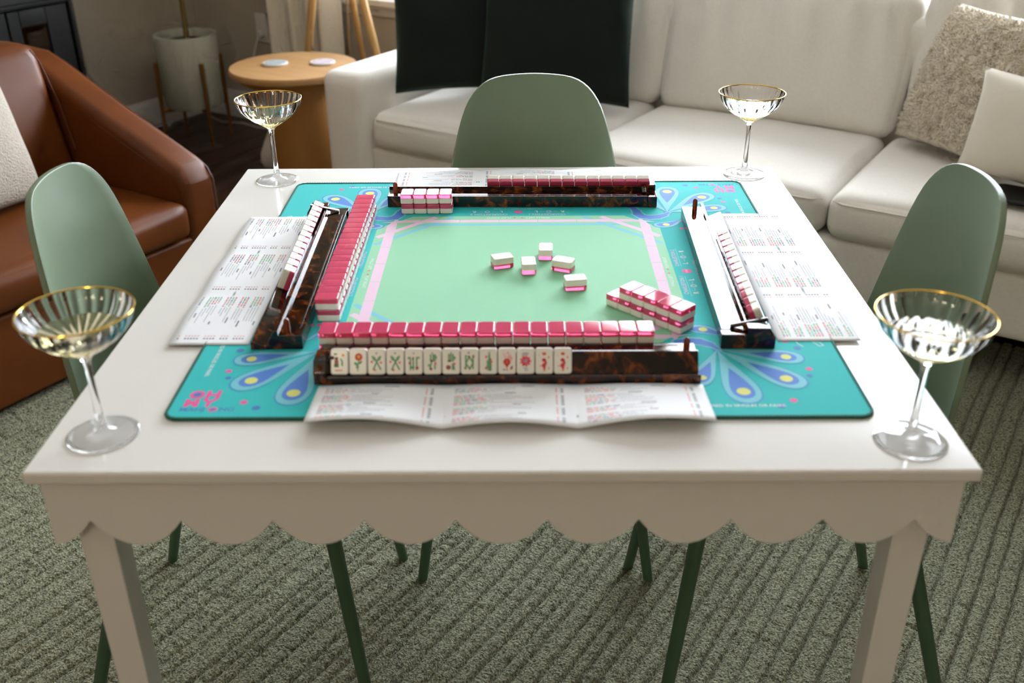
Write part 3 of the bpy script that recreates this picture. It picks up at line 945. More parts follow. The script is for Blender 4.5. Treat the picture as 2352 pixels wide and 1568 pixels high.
# ================================================================ GAME MAT
MX, MY, MZ = .0185, .002, .7503
TEAL = (42, 186, 186); LGREEN = (140, 203, 162); PINK = (224, 192, 214); SKY = (116, 192, 210); BLUEF = (76, 126, 206); SKYF = (112, 192, 206)
DEEP = (50, 148, 192); YEL = (214, 218, 112); HOT = (230, 84, 152); DOTB = (64, 120, 184); WHT = (220, 228, 228); LAV = (190, 192, 216)
def round_rect(hx, hy, r, n=8):
    out = []
    for (sx, sy, a0) in ((1, 1, 0), (-1, 1, PI/2), (-1, -1, PI), (1, -1, 3*PI/2)):
        for k in range(n+1):
            a = a0+PI/2*k/n; out.append((sx*(hx-r)+r*math.cos(a), sy*(hy-r)+r*math.sin(a)))
    return out
def teardrop(base, tip, w, t0=0., n=14, pw=1.25, bend=0.):
    bx, by = base; tx, ty = tip; dx, dy = tx-bx, ty-by; L = math.hypot(dx, dy); nx, ny = -dy/L, dx/L
    l, r = [], []
    for k in range(n+1):
        f = t0+(1-t0)*(1-(1-k/n)**1.7)
        h = w/2*1.62*(f**pw)*math.sqrt(max(0, 1-f**3.2))
        o = bend*math.sin(PI*f)*L
        cx, cy2 = bx+dx*f+nx*o, by+dy*f+ny*o
        l.append((cx+nx*h, cy2+ny*h)); r.append((cx-nx*h, cy2-ny*h))
    return l+r[::-1][1:-1]
def make_mat():
    t = thing('game_mat', 'square teal mahjong mat with peacock feather corners on the table', 'mat', (MX, MY, MZ), 0)
    prism('mat_base', round_rect(.4, .4, .016), 'z', 0, .0027, mat('mat_teal', TEAL, rough=.85), t)
    rim = round_rect(.4005, .4005, .0165, 6); dense = []
    for i in range(len(rim)):
        a, b = Vector(rim[i]), Vector(rim[(i+1) % len(rim)]); k = max(1, int((b-a).length/.0022))
        for j in range(k):
            q = a+(b-a)*j/k; dense.append((q.x, q.y, .0016))
    rad = [.0023+.0005*(i % 2) for i in range(len(dense))]
    tube('stitched_edge', dense, rad, mat('stitch_green', (22, 92, 78), rough=.8), t, n=6, closed=True)
    p = Print()
    # centre octagon
    s, c = .2295, .176
    oct_ = [(c, s), (s, c), (s, -c), (c, -s), (-c, -s), (-s, -c), (-s, c), (-c, s)]
    p.lay = 1; p.poly(oct_, LGREEN)
    p.lay = 2
    for sy in (1, -1):
        p.poly([(-.168, sy*.1945), (.168, sy*.1945), (.168, sy*.1865), (-.168, sy*.1865)], SKY)
    def diag(k, w, col, ext):
        for sx in (1, -1):
            for sy in (1, -1):
                a = [(k-ext, ext), (ext, k-ext)]
                p.line([(sx*x, sy*y) for x, y in a], w, col)
    diag(.333, .0085, SKY, .224)
    p.lay = 3
    diag(.3625, .010, PINK, .2235)
    for k in range(4):
        cs, sn = math.cos(k*PI/2), math.sin(k*PI/2)
        wd = .0115 if k % 2 == 0 else .0155
        segs = np.linspace(-.2255, .2255, 8)
        for i in range(7):
            a, b = segs[i]+.0006, segs[i+1]-.0006
            q = [(a, .2125+wd/2-.0055), (b, .2125+wd/2-.0055), (b, .2125-wd/2-.0055), (a, .2125-wd/2-.0055)]
            if i == 0: q[0] = (max(a, -.187), q[0][1])
            if i == 6: q[1] = (min(b, .187), q[1][1])
            p.poly([(x*cs-y*sn, x*sn+y*cs) for x, y in q], PINK)
    # feathers
    hub = (.250, .243)
    for sx in (1, -1):
        for sy in (1, -1):
            fl = lambda P: [(sx*x, sy*y) for x, y in P]
            p.lay = 2
            p.poly(fl([(.262, .25), (.247, .258), (.243, .24), (.255, .233)]), DEEP)
            fe = (((.2668, .3715), .046, .0), ((.3375, .3345), .044, .0), ((.3525, .2675), .036, .0), ((.213, .331), .030, .0))
            for q, (tip, w, bend) in enumerate(fe):
                p.lay = 3+q*4
                p.poly(fl(teardrop(hub, (tip[0]+(tip[0]-hub[0])*.022, tip[1]+(tip[1]-hub[1])*.022), w*1.09)), DEEP)
                p.lay += 1; p.poly(fl(teardrop(hub, tip, w)), SKYF)
                f0, f1 = .36, .925
                b0 = (hub[0]+(tip[0]-hub[0])*f0, hub[1]+(tip[1]-hub[1])*f0); b1 = (hub[0]+(tip[0]-hub[0])*f1, hub[1]+(tip[1]-hub[1])*f1)
                p.lay += 1; p.poly(fl(teardrop(b0, b1, w*.63, pw=1.0)), BLUEF)
                f2 = .80
                p.lay += 1; p.ellipse(sx*(hub[0]+(tip[0]-hub[0])*f2), sy*(hub[1]+(tip[1]-hub[1])*f2), .0078*w/.044, .0078*w/.044, YEL)
            # short curled feather and the swooping tail
            p.lay = 3
            p.poly(fl(teardrop((.279, .219), (.2205, .1795), .032, bend=.10)), DEEP); p.lay = 4
            p.poly(fl(teardrop((.277, .2175), (.2225, .1808), .027, bend=.10)), SKYF); p.lay = 5
            p.poly(fl(teardrop((.268, .2105), (.2265, .1835), .018, bend=.10)), BLUEF); p.lay = 6
            p.ellipse(sx*.2415, sy*.187, .0058, .0058, YEL)
            sw = [(.252, .241), (.243, .229), (.231, .2215), (.218, .2195), (.206, .224), (.200, .236), (.199, .250), (.195, .264), (.186, .272)]
            p.lay = 7; p.line(fl(sw), .0225, SKYF, taper=[.25, .7, 1, 1, 1, 1, .8, .6, .5])
            p.lay = 8; p.line(fl(sw), .0155, BLUEF, taper=[.2, .7, 1, 1, 1, 1, .8, .6, .5])
            p.lay = 3
            for (x, y, r) in ((.317, .366, .0045), (.353, .293, .0040), (.340, .2205, .0042), (.264, .1695, .0036), (.2745, .1695, .0036)): p.ellipse(sx*x, sy*y, r, r, HOT)
            for (x, y, r) in ((.300, .3785, .005), (.3495, .3095, .0038), (.3515, .240, .005)): p.ellipse(sx*x, sy*y, r, r, DOTB)
    # words on the four sides
    script = {  # flowing pen strokes
        'J': [(0, .62), (.25, .8), (.55, .86), (.75, .74), (.6, .3), (.38, -.25), (.1, -.35), (.05, -.15), (.5, .12), (.95, .3)],
        'o': [(.95, .3), (1.05, .05), (.9, .0), (.82, .18), (.98, .34), (1.15, .28)],
        'k': [(1.15, .28), (1.45, .8), (1.42, .95), (1.3, .7), (1.28, .0), (1.35, .25), (1.55, .34), (1.4, .18), (1.6, .0), (1.75, .12)],
        'e': [(1.75, .12), (1.95, .25), (1.9, .36), (1.78, .2), (1.85, .02), (2.05, .08)],
        'r': [(2.05, .08), (2.2, .34), (2.26, .26), (2.25, .0), (2.4, .1)], 's': [(2.4, .1), (2.58, .36), (2.66, .1), (2.52, .0), (2.42, .06)]}
    for k in range(4):
        cs, sn = math.cos(k*PI/2), math.sin(k*PI/2)
        tf = lambda q: (q[0]*cs-q[1]*sn, q[0]*sn+q[1]*cs)
        p.lay = 4
        put_text(p, 'WALLS LEFT', -.012, -.2235, .0075, WHT, align='R', tf=tf); put_text(p, 'PLAY RIGHT', .012, -.2235, .0075, WHT, align='L', tf=tf)
        for s_ in (-1, 1): p.poly([tf((s_*.005, -.2232)), tf((s_*.005, -.2182)), tf((s_*.0095, -.2207))], (224, 92, 108))
        put_text(p, 'CHARLESTON 1', -.018, -.2395, .0088, LAV, align='R', tf=tf, bold=.02); put_text(p, 'CHARLESTON 2', .018, -.2395, .0088, LAV, align='L', tf=tf, bold=.02)
        for s_ in (-1, 1):
            p.line([tf((s_*.024-.012 if s_ < 0 else .018, -.2422)), tf((-.018 if s_ < 0 else .086, -.2422))], .0006, (150, 218, 222))
            p.line([tf((-.086, -.2422)), tf((-.018, -.2422))], .0006, (150, 218, 222))
        for x0, letters in ((-.078, 'ROL'), (.026, 'LOR')):
            for i, ch in enumerate(letters):
                x = x0+i*.0225
                if ch == 'O':
                    p.ellipse(*tf((x+.004, -.2500)), .0046, .0046, LAV); p.lay = 5; p.ellipse(*tf((x+.004, -.2500)), .0027, .0027, TEAL); p.lay = 4
                else: put_text(p, ch, x, -.2535, .0105, WHT, tf=tf, bold=.03)
                if i < 2: p.line([tf((x+.0115, -.2500)), tf((x+.0185, -.2500))], .0008, LAV)
        p.ellipse(*tf((0, -.2480)), .0072, .0072, HOT); p.lay = 5; put_text(p, 'STOP', 0, -.2492, .0042, (255, 214, 236), align='C', tf=tf); p.lay = 4
        put_text(p, 'OPTION TO PASS 1-3 TILES', 0, -.2655, .0068, LAV, align='C', tf=tf)
        put_text(p, 'CANNOT BE USED IN SINGLES OR PAIRS.', .306, -.3795, .0072, WHT, align='R', tf=tf, bold=.015)
        for nm, st in script.items():
            P = [(-.236+x*.031, -.377+y*.027) for x, y in st]
            D = []
            for i in range(len(P)-1):      # smooth the pen path a little
                for f in (0, .5):
                    D.append((P[i][0]+(P[i+1][0]-P[i][0])*f, P[i][1]+(P[i+1][1]-P[i][1])*f))
            D.append(P[-1])
            p.line([tf(q) for q in D], .0011, (206, 226, 232))
    # logo in two opposite corners
    for k in (0, 2):
        cs, sn = math.cos(k*PI/2), math.sin(k*PI/2)
        tf = lambda q: (q[0]*cs-q[1]*sn, q[0]*sn+q[1]*cs)
        p.lay = 4
        cx, cy2 = -.3755, -.3485
        p.ellipse(*tf((cx, cy2)), .0088, .0090, HOT); p.lay = 5; p.ellipse(*tf((cx, cy2)), .0048, .0050, DOTB); p.lay = 4
        put_text(p, 'H', -.3655, -.3572, .0245, HOT, tf=tf, bold=.05, wx=1.0)
        put_text(p, 'M', -.3855, -.3745, .0215, HOT, tf=tf, bold=.06); put_text(p, 'Y', -.3640, -.3745, .0215, HOT, tf=tf, bold=.06)
        put_text(p, 'MAHJ', -.3875, -.3850, .0108, DOTB, tf=tf, bold=.02, wx=1.12); put_text(p, 'NG', -.3420, -.3850, .0108, DOTB, tf=tf, bold=.02, wx=1.12)
        p.ellipse(*tf((-.3490, -.3815)), .0055, .0050, HOT); p.lay = 5; p.ellipse(*tf((-.3490, -.3815)), .0030, .0027, DOTB)
    p.build('printed_design', t, lambda x, y: .00272, step=.000018)
make_mat()
ZM = MZ+.0027+.0004       # mat surface with its print

# ================================================================ TILES
TW, TL, TH, TP = .0212, .0310, .0166, .0073       # width, length, height, pink layer
def layer_mesh(name, z0, z1, r_lo, r_hi, material):
    hx, hy = TW/2, TL/2; cr = .0032
    rings = []
    def ring(ins, z):
        return [(x, y, z) for x, y in round_rect(hx-ins, hy-ins, max(cr-ins*.4, .001), 4)]
    zs = []
    if r_lo:
        for a in (0, 30, 60, 90):
            t = math.radians(a); zs.append((r_lo*(1-math.sin(t)), z0+r_lo*(1-math.cos(t))))
    else: zs.append((0, z0))
    if r_hi:
        for a in (90, 60, 30, 0):
            t = math.radians(a); zs.append((r_hi*(1-math.sin(t)), z1-r_hi*(1-math.cos(t))))
    else: zs.append((0, z1))
    verts = []; faces = []; nrm = []
    plan = round_rect(hx, hy, cr, 4); n = len(plan)
    out = []
    for (sx, sy, a0) in ((1, 1, 0), (-1, 1, PI/2), (-1, -1, PI), (1, -1, 3*PI/2)):
        for k in range(5): an = a0+PI/2*k/4; out.append((math.cos(an), math.sin(an)))
    def add(ins, z, ez):
        verts.extend(ring(ins, z)); h = math.sqrt(max(0, 1-ez*ez))
        nrm.extend([(o[0]*h, o[1]*h, ez) for o in out])
    m = 0
    if r_lo:
        for a in (0, 30, 60, 90): t = math.radians(a); add(r_lo*(1-math.sin(t)), z0+r_lo*(1-math.cos(t)), -math.cos(t)); m += 1
    else: add(0, z0, 0); m += 1
    if r_hi:
        for a in (90, 60, 30, 0): t = math.radians(a); add(r_hi*(1-math.sin(t)), z1-r_hi*(1-math.cos(t)), math.cos(t)); m += 1
    else: add(0, z1, 0); m += 1
    for i in range(m-1):
        for k in range(n):
            k2 = (k+1) % n; faces.append((i*n+k, i*n+k2, (i+1)*n+k2, (i+1)*n+k))
    if r_lo: faces.append(tuple(range(n-1, -1, -1)))
    else:
        b0 = len(verts); add(0, z0, -1); faces.append(tuple(b0+k for k in range(n-1, -1, -1)))
    if r_hi: faces.append(tuple((m-1)*n+k for k in range(n)))
    else:
        b0 = len(verts); add(0, z1, 1); faces.append(tuple(b0+k for k in range(n)))
    me = bpy.data.meshes.new(name); me.from_pydata(verts, [], faces); me.update(); me.materials.append(material)
    me.polygons.foreach_set('use_smooth', [True]*len(me.polygons))
    me.normals_split_custom_set_from_vertices(nrm)
    return me
ME_W = layer_mesh('ivory_face', 0, TH-TP-.00005, .0016, 0, M_TILEW)
ME_P = layer_mesh('pink_back', TH-TP, TH, 0, .0016, M_TILEP)
def tile(label, mat4, group, prints=None, cat='mahjong tile'):
    o = bpy.data.objects.new('mahjong_tile', None); COL.objects.link(o); o.empty_display_size = .01
    tag(o, label, cat, group); o.matrix_world = mat4
    for nm, me in (('ivory_face', ME_W), ('pink_back', ME_P)):
        c = bpy.data.objects.new(nm, me); COL.objects.link(c); c.parent = o
    if prints is not None:
        prints.build('face_print', o, lambda x, y: -.00006, step=-.000012, rough=.4)
    return o
def m_flat(x, y, z, rz, face_up=False):
    m = Matrix.Translation((x, y, z)) @ Matrix.Rotation(rz, 4, 'Z')
    if face_up: m = m @ Matrix.Translation((0, 0, TH)) @ Matrix.Rotation(PI, 4, 'X')
    return m
ORD = ['first', 'second', 'third', 'fourth', 'fifth', 'sixth', 'seventh', 'eighth', 'ninth', 'tenth', 'eleventh', 'twelfth', 'thirteenth', 'fourteenth', 'fifteenth', 'sixteenth', 'seventeenth', 'eighteenth', 'nineteenth']
def jit(s): return random.uniform(-s, s)
# near wall: 19 stacks two high
for lay in (0, 1):
    for i in range(19):
        x = -.2185+.02195*i+MX*0+.0
        tile('face-down pink tile in the near wall, %s layer, %s from the left' % (('lower', 'upper')[lay], ORD[i]),
             m_flat(x+jit(.0002), -.2405+jit(.0004), ZM+lay*(TH+.0001), PI+jit(.01)), 'tiles of the near wall')
# left wall
for lay in (0, 1):
    for i in range(19):
        y = -.1585+.0108+.02135*i
        x = -.2355-.0006*i*.02
        tile('face-down pink tile in the left wall, %s layer, %s from the near end' % (('lower', 'upper')[lay], ORD[i]),
             m_flat(x+jit(.0003)+(.0012 if lay == 0 else 0), y, ZM+lay*(TH+.0001), PI/2+jit(.006)), 'tiles of the left wall')
# remains of the far wall: 4 stacks
for lay in (0, 1):
    for i in range(4):
        tile('face-down pink tile before the far rack, %s layer, %s from the left' % (('lower', 'upper')[lay], ORD[i]),
             m_flat(-.1685+.0216*i+(.001 if lay == 0 else 0), .2600+(.0 if lay else -.0025), ZM+lay*(TH+.0001), jit(.01)), 'tiles left of the far wall')
# slanted remains of the right wall
A_ = math.radians(-45.5); d_ = Vector((math.cos(A_), math.sin(A_))); e_ = Vector((-d_.y, d_.x)); F_ = Vector((.2275, -.2015))
for lay, n_ in ((0, 6), (1, 5)):
    for i in range(n_):
        c = F_-d_*(TW/2+i*.0214)+e_*(TL/2+(.001 if lay else 0))
        tile('face-down tile in the slanted right stack, %s layer, %s from near end' % (('lower', 'upper')[lay], ORD[i]),
             m_flat(c.x, c.y, ZM+lay*(TH+.0001), A_+jit(.008)), 'tiles of the slanted right stack')

# face designs (tile face: x right when read, y up; seen from below so x is mirrored in the local frame)
GRN = (84, 150, 96); GR2 = (112, 164, 118); RED = (206, 36, 44); PNK = (226, 84, 112); BRN = (110, 66, 48); ORG = (226, 96, 56); GLD = (232, 188, 80); GRY = (150, 150, 166)
def face(kind):
    p = Print()
    def E(x, y, rx, ry, c, rot=0): p.ellipse(-x/1000, y/1000, rx/1000, ry/1000, c, 12, -rot)
    def Ln(pts, w, c): p.line([(-x/1000, y/1000) for x, y in pts], w/1000, c)
    def bam(x0, y0, x1, y1, c=GRN, w=1.8):
        Ln([(x0, y0), (x1, y1)], w, c)
        p.lay += 1
        for f in (.33, .66): E(x0+(x1-x0)*f, y0+(y1-y0)*f, w*.62, .5, GR2)
        p.lay -= 1
    if kind == 'garden':
        E(-4.5, 9, 2.2, 1.3, GR2); E(4.6, 7.6, 1.9, 1.9, GLD); E(-3.2, 4, 2, 1.8, BRN); E(-3.4, 0, 2.5, 3, (168, 76, 68)); p.lay = 1
        p.poly([(.0062, -.0065), (.0008, -.0065), (.0008, -.002), (.0062, -.002)], (92, 110, 62)); E(3.4, -2, 1.1, 4, GR2); E(2.2, 2.2, .9, 2.2, GR2, .4)
        p.poly([(.0055, -.0112), (-.004, -.0112), (-.004, -.0092), (.0055, -.0092)], (236, 170, 160))
    elif kind == 'flower':
        E(1, 5.5, 4.6, 4.6, RED); p.lay = 1; E(1, 5.5, 3.6, 3.5, ORG); p.lay = 2; E(1, 6, 1.6, 1.5, GLD); p.lay = 0
        Ln([(.8, 1.5), (0, -5), (-.4, -11)], 1.1, GRN); E(-2.4, -2.5, 2.6, 1.5, GRN, -.6); E(2.8, -1, 2.8, 1.4, GRN, .7); E(-.6, -6, 1.9, 2.6, GR2)
    elif kind == 'bamboo_cross':
        bam(-4, -9.5, 2.6, 4.5); bam(5, -9.5, -2.2, 4.5); bam(-2.6, 2, -5, 6.2); bam(3, 2, 5, 6.2); E(0, 10, 1.1, 1.4, GRY); E(-3, 3.6, 1.8, 3.2, GR2, .4); E(3.2, 3.6, 1.8, 3.2, GR2, -.4); p.lay = 2
        for x, y in ((-5.6, -.3), (5.2, -1.2), (-2, -10)): E(x, y, 1.5, 1.4, PNK)
    elif kind == 'bamboo_post':
        for x in (-4, -.6, 3.4): bam(x, -10, x, 5)
        E(-5.4, 4, 2.4, 1.3, GR2); E(5, 4.4, 2.4, 1.3, GR2); E(0, 9.6, 1, 1.3, GRY); p.lay = 2
        E(-4.6, -2, 1.5, 1.8, (168, 74, 74)); E(3.9, -7.6, 2, 2.1, (176, 70, 74)); E(-1, 2.8, 1, 2.2, (150, 92, 72)); E(-1.4, -7, 2.6, 1.6, GRN)
    elif kind == 'bamboo_tuft':
        for x in (-2, 1, 3): bam(x, 0, x, 8)
        bam(-3, -9, -1, -1); bam(3, -9, 3, -2); E(0, 9.8, 1, 1.2, GRY); E(3.8, 4.6, 1.8, 2.6, GR2); E(-3.6, -4.6, 2.2, 1.6, GR2); p.lay = 2
        E(-1, .6, 1.7, 1.3, BRN); E(3.6, -2.4, 1.6, 1.5, PNK); E(-1.6, -9, 1.8, 1.8, (150, 70, 66))
    elif kind == 'bamboo_bird':
        for x in (-2.4, 0, 2.4): bam(x, 0, x, 8.4)
        bam(1.8, -10, 1.8, -3); bam(4.2, -10, 3.2, -5); E(0, 9.8, 1, 1.2, GRY); E(4, 4, 1.8, 2.2, GR2); p.lay = 2
        E(-2, .4, 2.4, 1.3, (128, 96, 66)); E(4, -3, 1.5, 1.6, PNK); E(-3, -7.2, 3, 2.8, (158, 82, 80))
    elif kind == 'bamboo_w':
        bam(-4.4, -9, -4.4, 7); bam(4, -9, 4, 7); bam(-4, -1, 0, 5); bam(0, 5, 3.6, -1); bam(-4, -3, 0, -9); bam(0, -9, 3.6, -3); E(-1, 10, 1.3, 1.3, GRY); p.lay = 2
        for x, y in ((-1, 5.6), (4.6, 5.6), (-5, -8), (.2, -8.6)): E(x, y, 1.5, 1.5, (140, 116, 86))
    elif kind == 'bamboo_stalk':
        bam(1.2, -11, 1.2, 8, w=2.2); bam(3.2, -11, 3.2, 3, w=1.6); bam(-1, -10, -1, 1, w=1.6); E(1.2, 10, 1.2, 1.1, GRY); p.lay = 2
        for x, y in ((-2.4, 5.2), (3.6, -.6), (-2.8, -8)): E(x, y, 1.5, 1.6, (214, 104, 104))
    elif kind == 'lantern':
        E(0, -1, 4.4, 4.2, RED); p.poly([(-.0026, -.0042), (.0026, -.0042), (0, -.0085)], RED); p.lay = 1; E(0, -1, 1.3, 2.6, (206, 112, 60)); p.lay = 0
        for x in (-4.4, -2, 2, 4): Ln([(x, 9.5), (x*.45, 3.2)], .8, (238, 160, 150))
        E(4.4, 4, 2, 3.4, (240, 168, 160), .5); E(1, 10, .9, .9, ORG); E(5.4, -8, 1.3, 2.4, (146, 60, 70), -.4); E(-3.4, -10, 1.6, 1, GRY); E(0, -10, 1.2, 1.4, (230, 140, 130))
    elif kind == 'dot_flower':
        for k in range(9):
            a = k*2*PI/9; E(4.3*math.cos(a), 4.3*math.sin(a), 2.6, 1.6, PNK if k % 3 else (222, 50, 84), a)
        p.lay = 1; E(0, 0, 1.8, 1.8, GRY); p.lay = 0; E(0, 9, 4.4, 1.2, (176, 172, 188)); E(-1, 7, 4.4, .9, (190, 186, 198)); E(0, -8.6, 3, 1.1, (190, 186, 198)); E(1, -11, 2.6, .9, (190, 186, 198))
    elif kind == 'red_dragon':
        E(0, 8.5, 2.5, 2, ORG); E(-.2, 1, 2.6, 2.4, RED); E(1, -1.6, 2, 3, (196, 24, 36), .4); E(-.4, -5.2, 2.6, 3, (214, 44, 60), -.4); E(.2, -8.6, 1.4, 2.2, (222, 60, 70)); p.lay = 1; E(-.1, -1.5, .7, 1.8, (240, 150, 140), .5); p.lay = 0
        Ln([(-2, -5), (-6.2, -6.2)], 1, (232, 138, 122)); E(5.4, 4.4, 1.1, 1.4, (232, 120, 110)); E(-6, 6.6, .8, 1, (240, 190, 170)); E(5.4, -8.6, 1, 1.6, (240, 170, 150)); E(0, -11.6, 2, .8, (238, 160, 144))
    elif kind.startswith('grey'):
        r = random.Random(kind)
        c = (150, 152, 170)
        for k in range(7): E(r.uniform(-5.5, 5.5), r.uniform(-9, 9), r.uniform(1, 2.6), r.uniform(.6, 2), c, r.random()*3)
        if 'red' in kind: p.lay = 1; E(0, 0, 3, 2.6, (230, 150, 150)); E(4, 7, 1, 1, (60, 60, 70))
        if 'box' in kind: p.lay = 1; p.poly([(-.006, -.009), (.006, -.009), (.006, .009), (-.006, .009)], (206, 208, 218))
    return p
# five tiles lying face up in the middle
for (x, y, a, k, lab) in ((-.0055, .0230, 108, 'grey_a', 'loose tile with faint grey print, leftmost on the green centre'),
                          (.0335, .0050, 3, 'grey_box', 'loose tile with pale blue box print between the other loose tiles'),
                          (.0600, .0580, -2, 'grey_b', 'loose tile with pale grey print, farthest on the green centre'),
                          (.0850, .0095, 67, 'grey_red', 'loose tile with small red print beside the pale box tile'),
                          (.0990, -.0550, 98, 'grey_c', 'loose tile with black marks, nearest on the green centre')):
    tile(lab, m_flat(x, y, ZM, math.radians(a), True), 'loose tiles on the green centre', face(k))

# ================================================================ RACKS AND HANDS
RL = .4545
TILT = math.radians(25)
RB = (.0478, .0046)                      # rear bottom corner of a leaning tile in (s, z)
def make_rack(label, ctr, inner, rot, tweak):
    """local x along the rack, local -y outwards to the player; origin at the inner edge centre"""
    base = Matrix.Rotation(rot, 4, 'Z') @ Matrix.Translation((ctr, -inner, ZM)) @ Matrix.Rotation(tweak, 4, 'Z')
    t = bpy.data.objects.new('tile_rack', None); COL.objects.link(t); t.matrix_world = base
    tag(t, label, 'rack', 'tortoiseshell tile racks around the mat')
    ct, st = math.cos(TILT), math.sin(TILT)
    prof = [(0, 0), (0, .0195), (.0300, .0195), (.0300, .0262), (.0345, .0262)]
    prof += [(RB[0]-.0012, RB[1]-.0008), (RB[0]+.0175*ct, RB[1]-.0008+.0175*st), (RB[0]+.0175*ct+.0022, RB[1]+.0175*st-.002), (.0662, 0)]
    prism('body', [(-s, z) for s, z in prof], 'x', -RL/2+.012, RL/2, M_TORT, t, bev=.0006, seg=2)
    # groove line of the sliding arm on the shelf
    prism('shelf_strip', [(-.0045, .0196), (-.0065, .0196), (-.0065, .0201), (-.0045, .0201)], 'x', -RL/2+.03, RL/2-.02, mat('strip_dark', (40, 10, 12), rough=.2), t)
    # end block with the pusher arm
    prism('end_block', [(.002, 0), (.002, .019), (-.030, .019), (-.030, .029), (-.058, .029), (-.066, .016), (-.066, .0)], 'x', -RL/2-.004, -RL/2+.0115, M_TORT, t, bev=.001)
    a = prism('pusher_arm', [(-.012, .0197), (-.058, .0300), (-.058, .0335), (-.012, .0232)], 'x', -RL/2+.0135, -RL/2+.0205, M_TORT, t, bev=.0008)
    lathe('peg', [(0, -.001), (.0040, 0), (.0040, .013), (.0036, .0155), (.0022, .0176), (0, .0184)], mat('amber_peg', (150, 62, 20), rough=.08, trans=.35), t, n=16, loc=(RL/2-.012, -.020, .0195))
    return base
def hand_tile(base, x, label, group, prints=None):
    ct, st = math.cos(TILT), math.sin(TILT)
    n = Vector((0, -ct, st)); a = Vector((0, st, ct))
    fb = Vector((0, -(RB[0]+TH*ct), RB[1]+TH*st))+n*.0004+a*.0005
    o = fb+a*TL/2; o.x = x
    zax = -n; yax = a; xax = yax.cross(zax)
    m = Matrix.Identity(4)
    for i in range(3): m[i][0] = xax[i]; m[i][1] = yax[i]; m[i][2] = zax[i]; m[i][3] = o[i]
    tile(label, base @ m, group, prints)
def hand(base, x0, step, labels, group, faces=None):
    for i, lb in enumerate(labels): hand_tile(base, x0+step*i, lb, group, face(faces[i]) if faces else None)

near = make_rack('tortoiseshell tile rack at the near side, its tile faces showing', .0075, .2600, 0, 0)
kinds = ['garden', 'flower', 'bamboo_cross', 'bamboo_cross', 'bamboo_post', 'bamboo_tuft', 'bamboo_bird', 'bamboo_w', 'bamboo_stalk', 'lantern', 'dot_flower', 'red_dragon', 'red_dragon']
desc = ['garden figure', 'orange flower', 'crossed green bamboo', 'crossed green bamboo', 'three bamboo posts', 'green bamboo clusters', 'bamboo and brown bird', 'zigzag bamboo', 'single green bamboo stalk', 'red lantern', 'pink and grey flower', 'red dragon', 'red dragon']
labs = ['tile with %s face, %s from the left in the near rack' % (d, ORD[i]) for i, d in enumerate(desc)]
hand(near, -.2045-.0072+.0111, .02205, labs, 'hand of tiles in the near rack', kinds)
rgt = make_rack('tortoiseshell tile rack at the right, its shelf reflecting the window', -.008, .2815, PI/2, math.radians(-1.6))
hand(rgt, -.185, .0216, ['ivory and pink tile in the right rack, %s from the near end' % ORD[i] for i in range(13)], 'hand of tiles in the right rack')
far = make_rack('tortoiseshell tile rack at the far side before the green chair', -.0225, .2730, PI, math.radians(-.9))
hand(far, -.2115, .0216, ['pink-backed tile in the far rack, %s from the right' % ORD[i] for i in range(13)], 'hand of tiles in the far rack')
lft = make_rack('tortoiseshell tile rack at the left, its dark shelf facing the pink wall', .0085, .2585, 3*PI/2, math.radians(1.2))
hand(lft, -.2035, .0216, ['ivory-topped tile in the left rack, %s from the far end' % ORD[i] for i in range(13)], 'hand of tiles in the left rack')

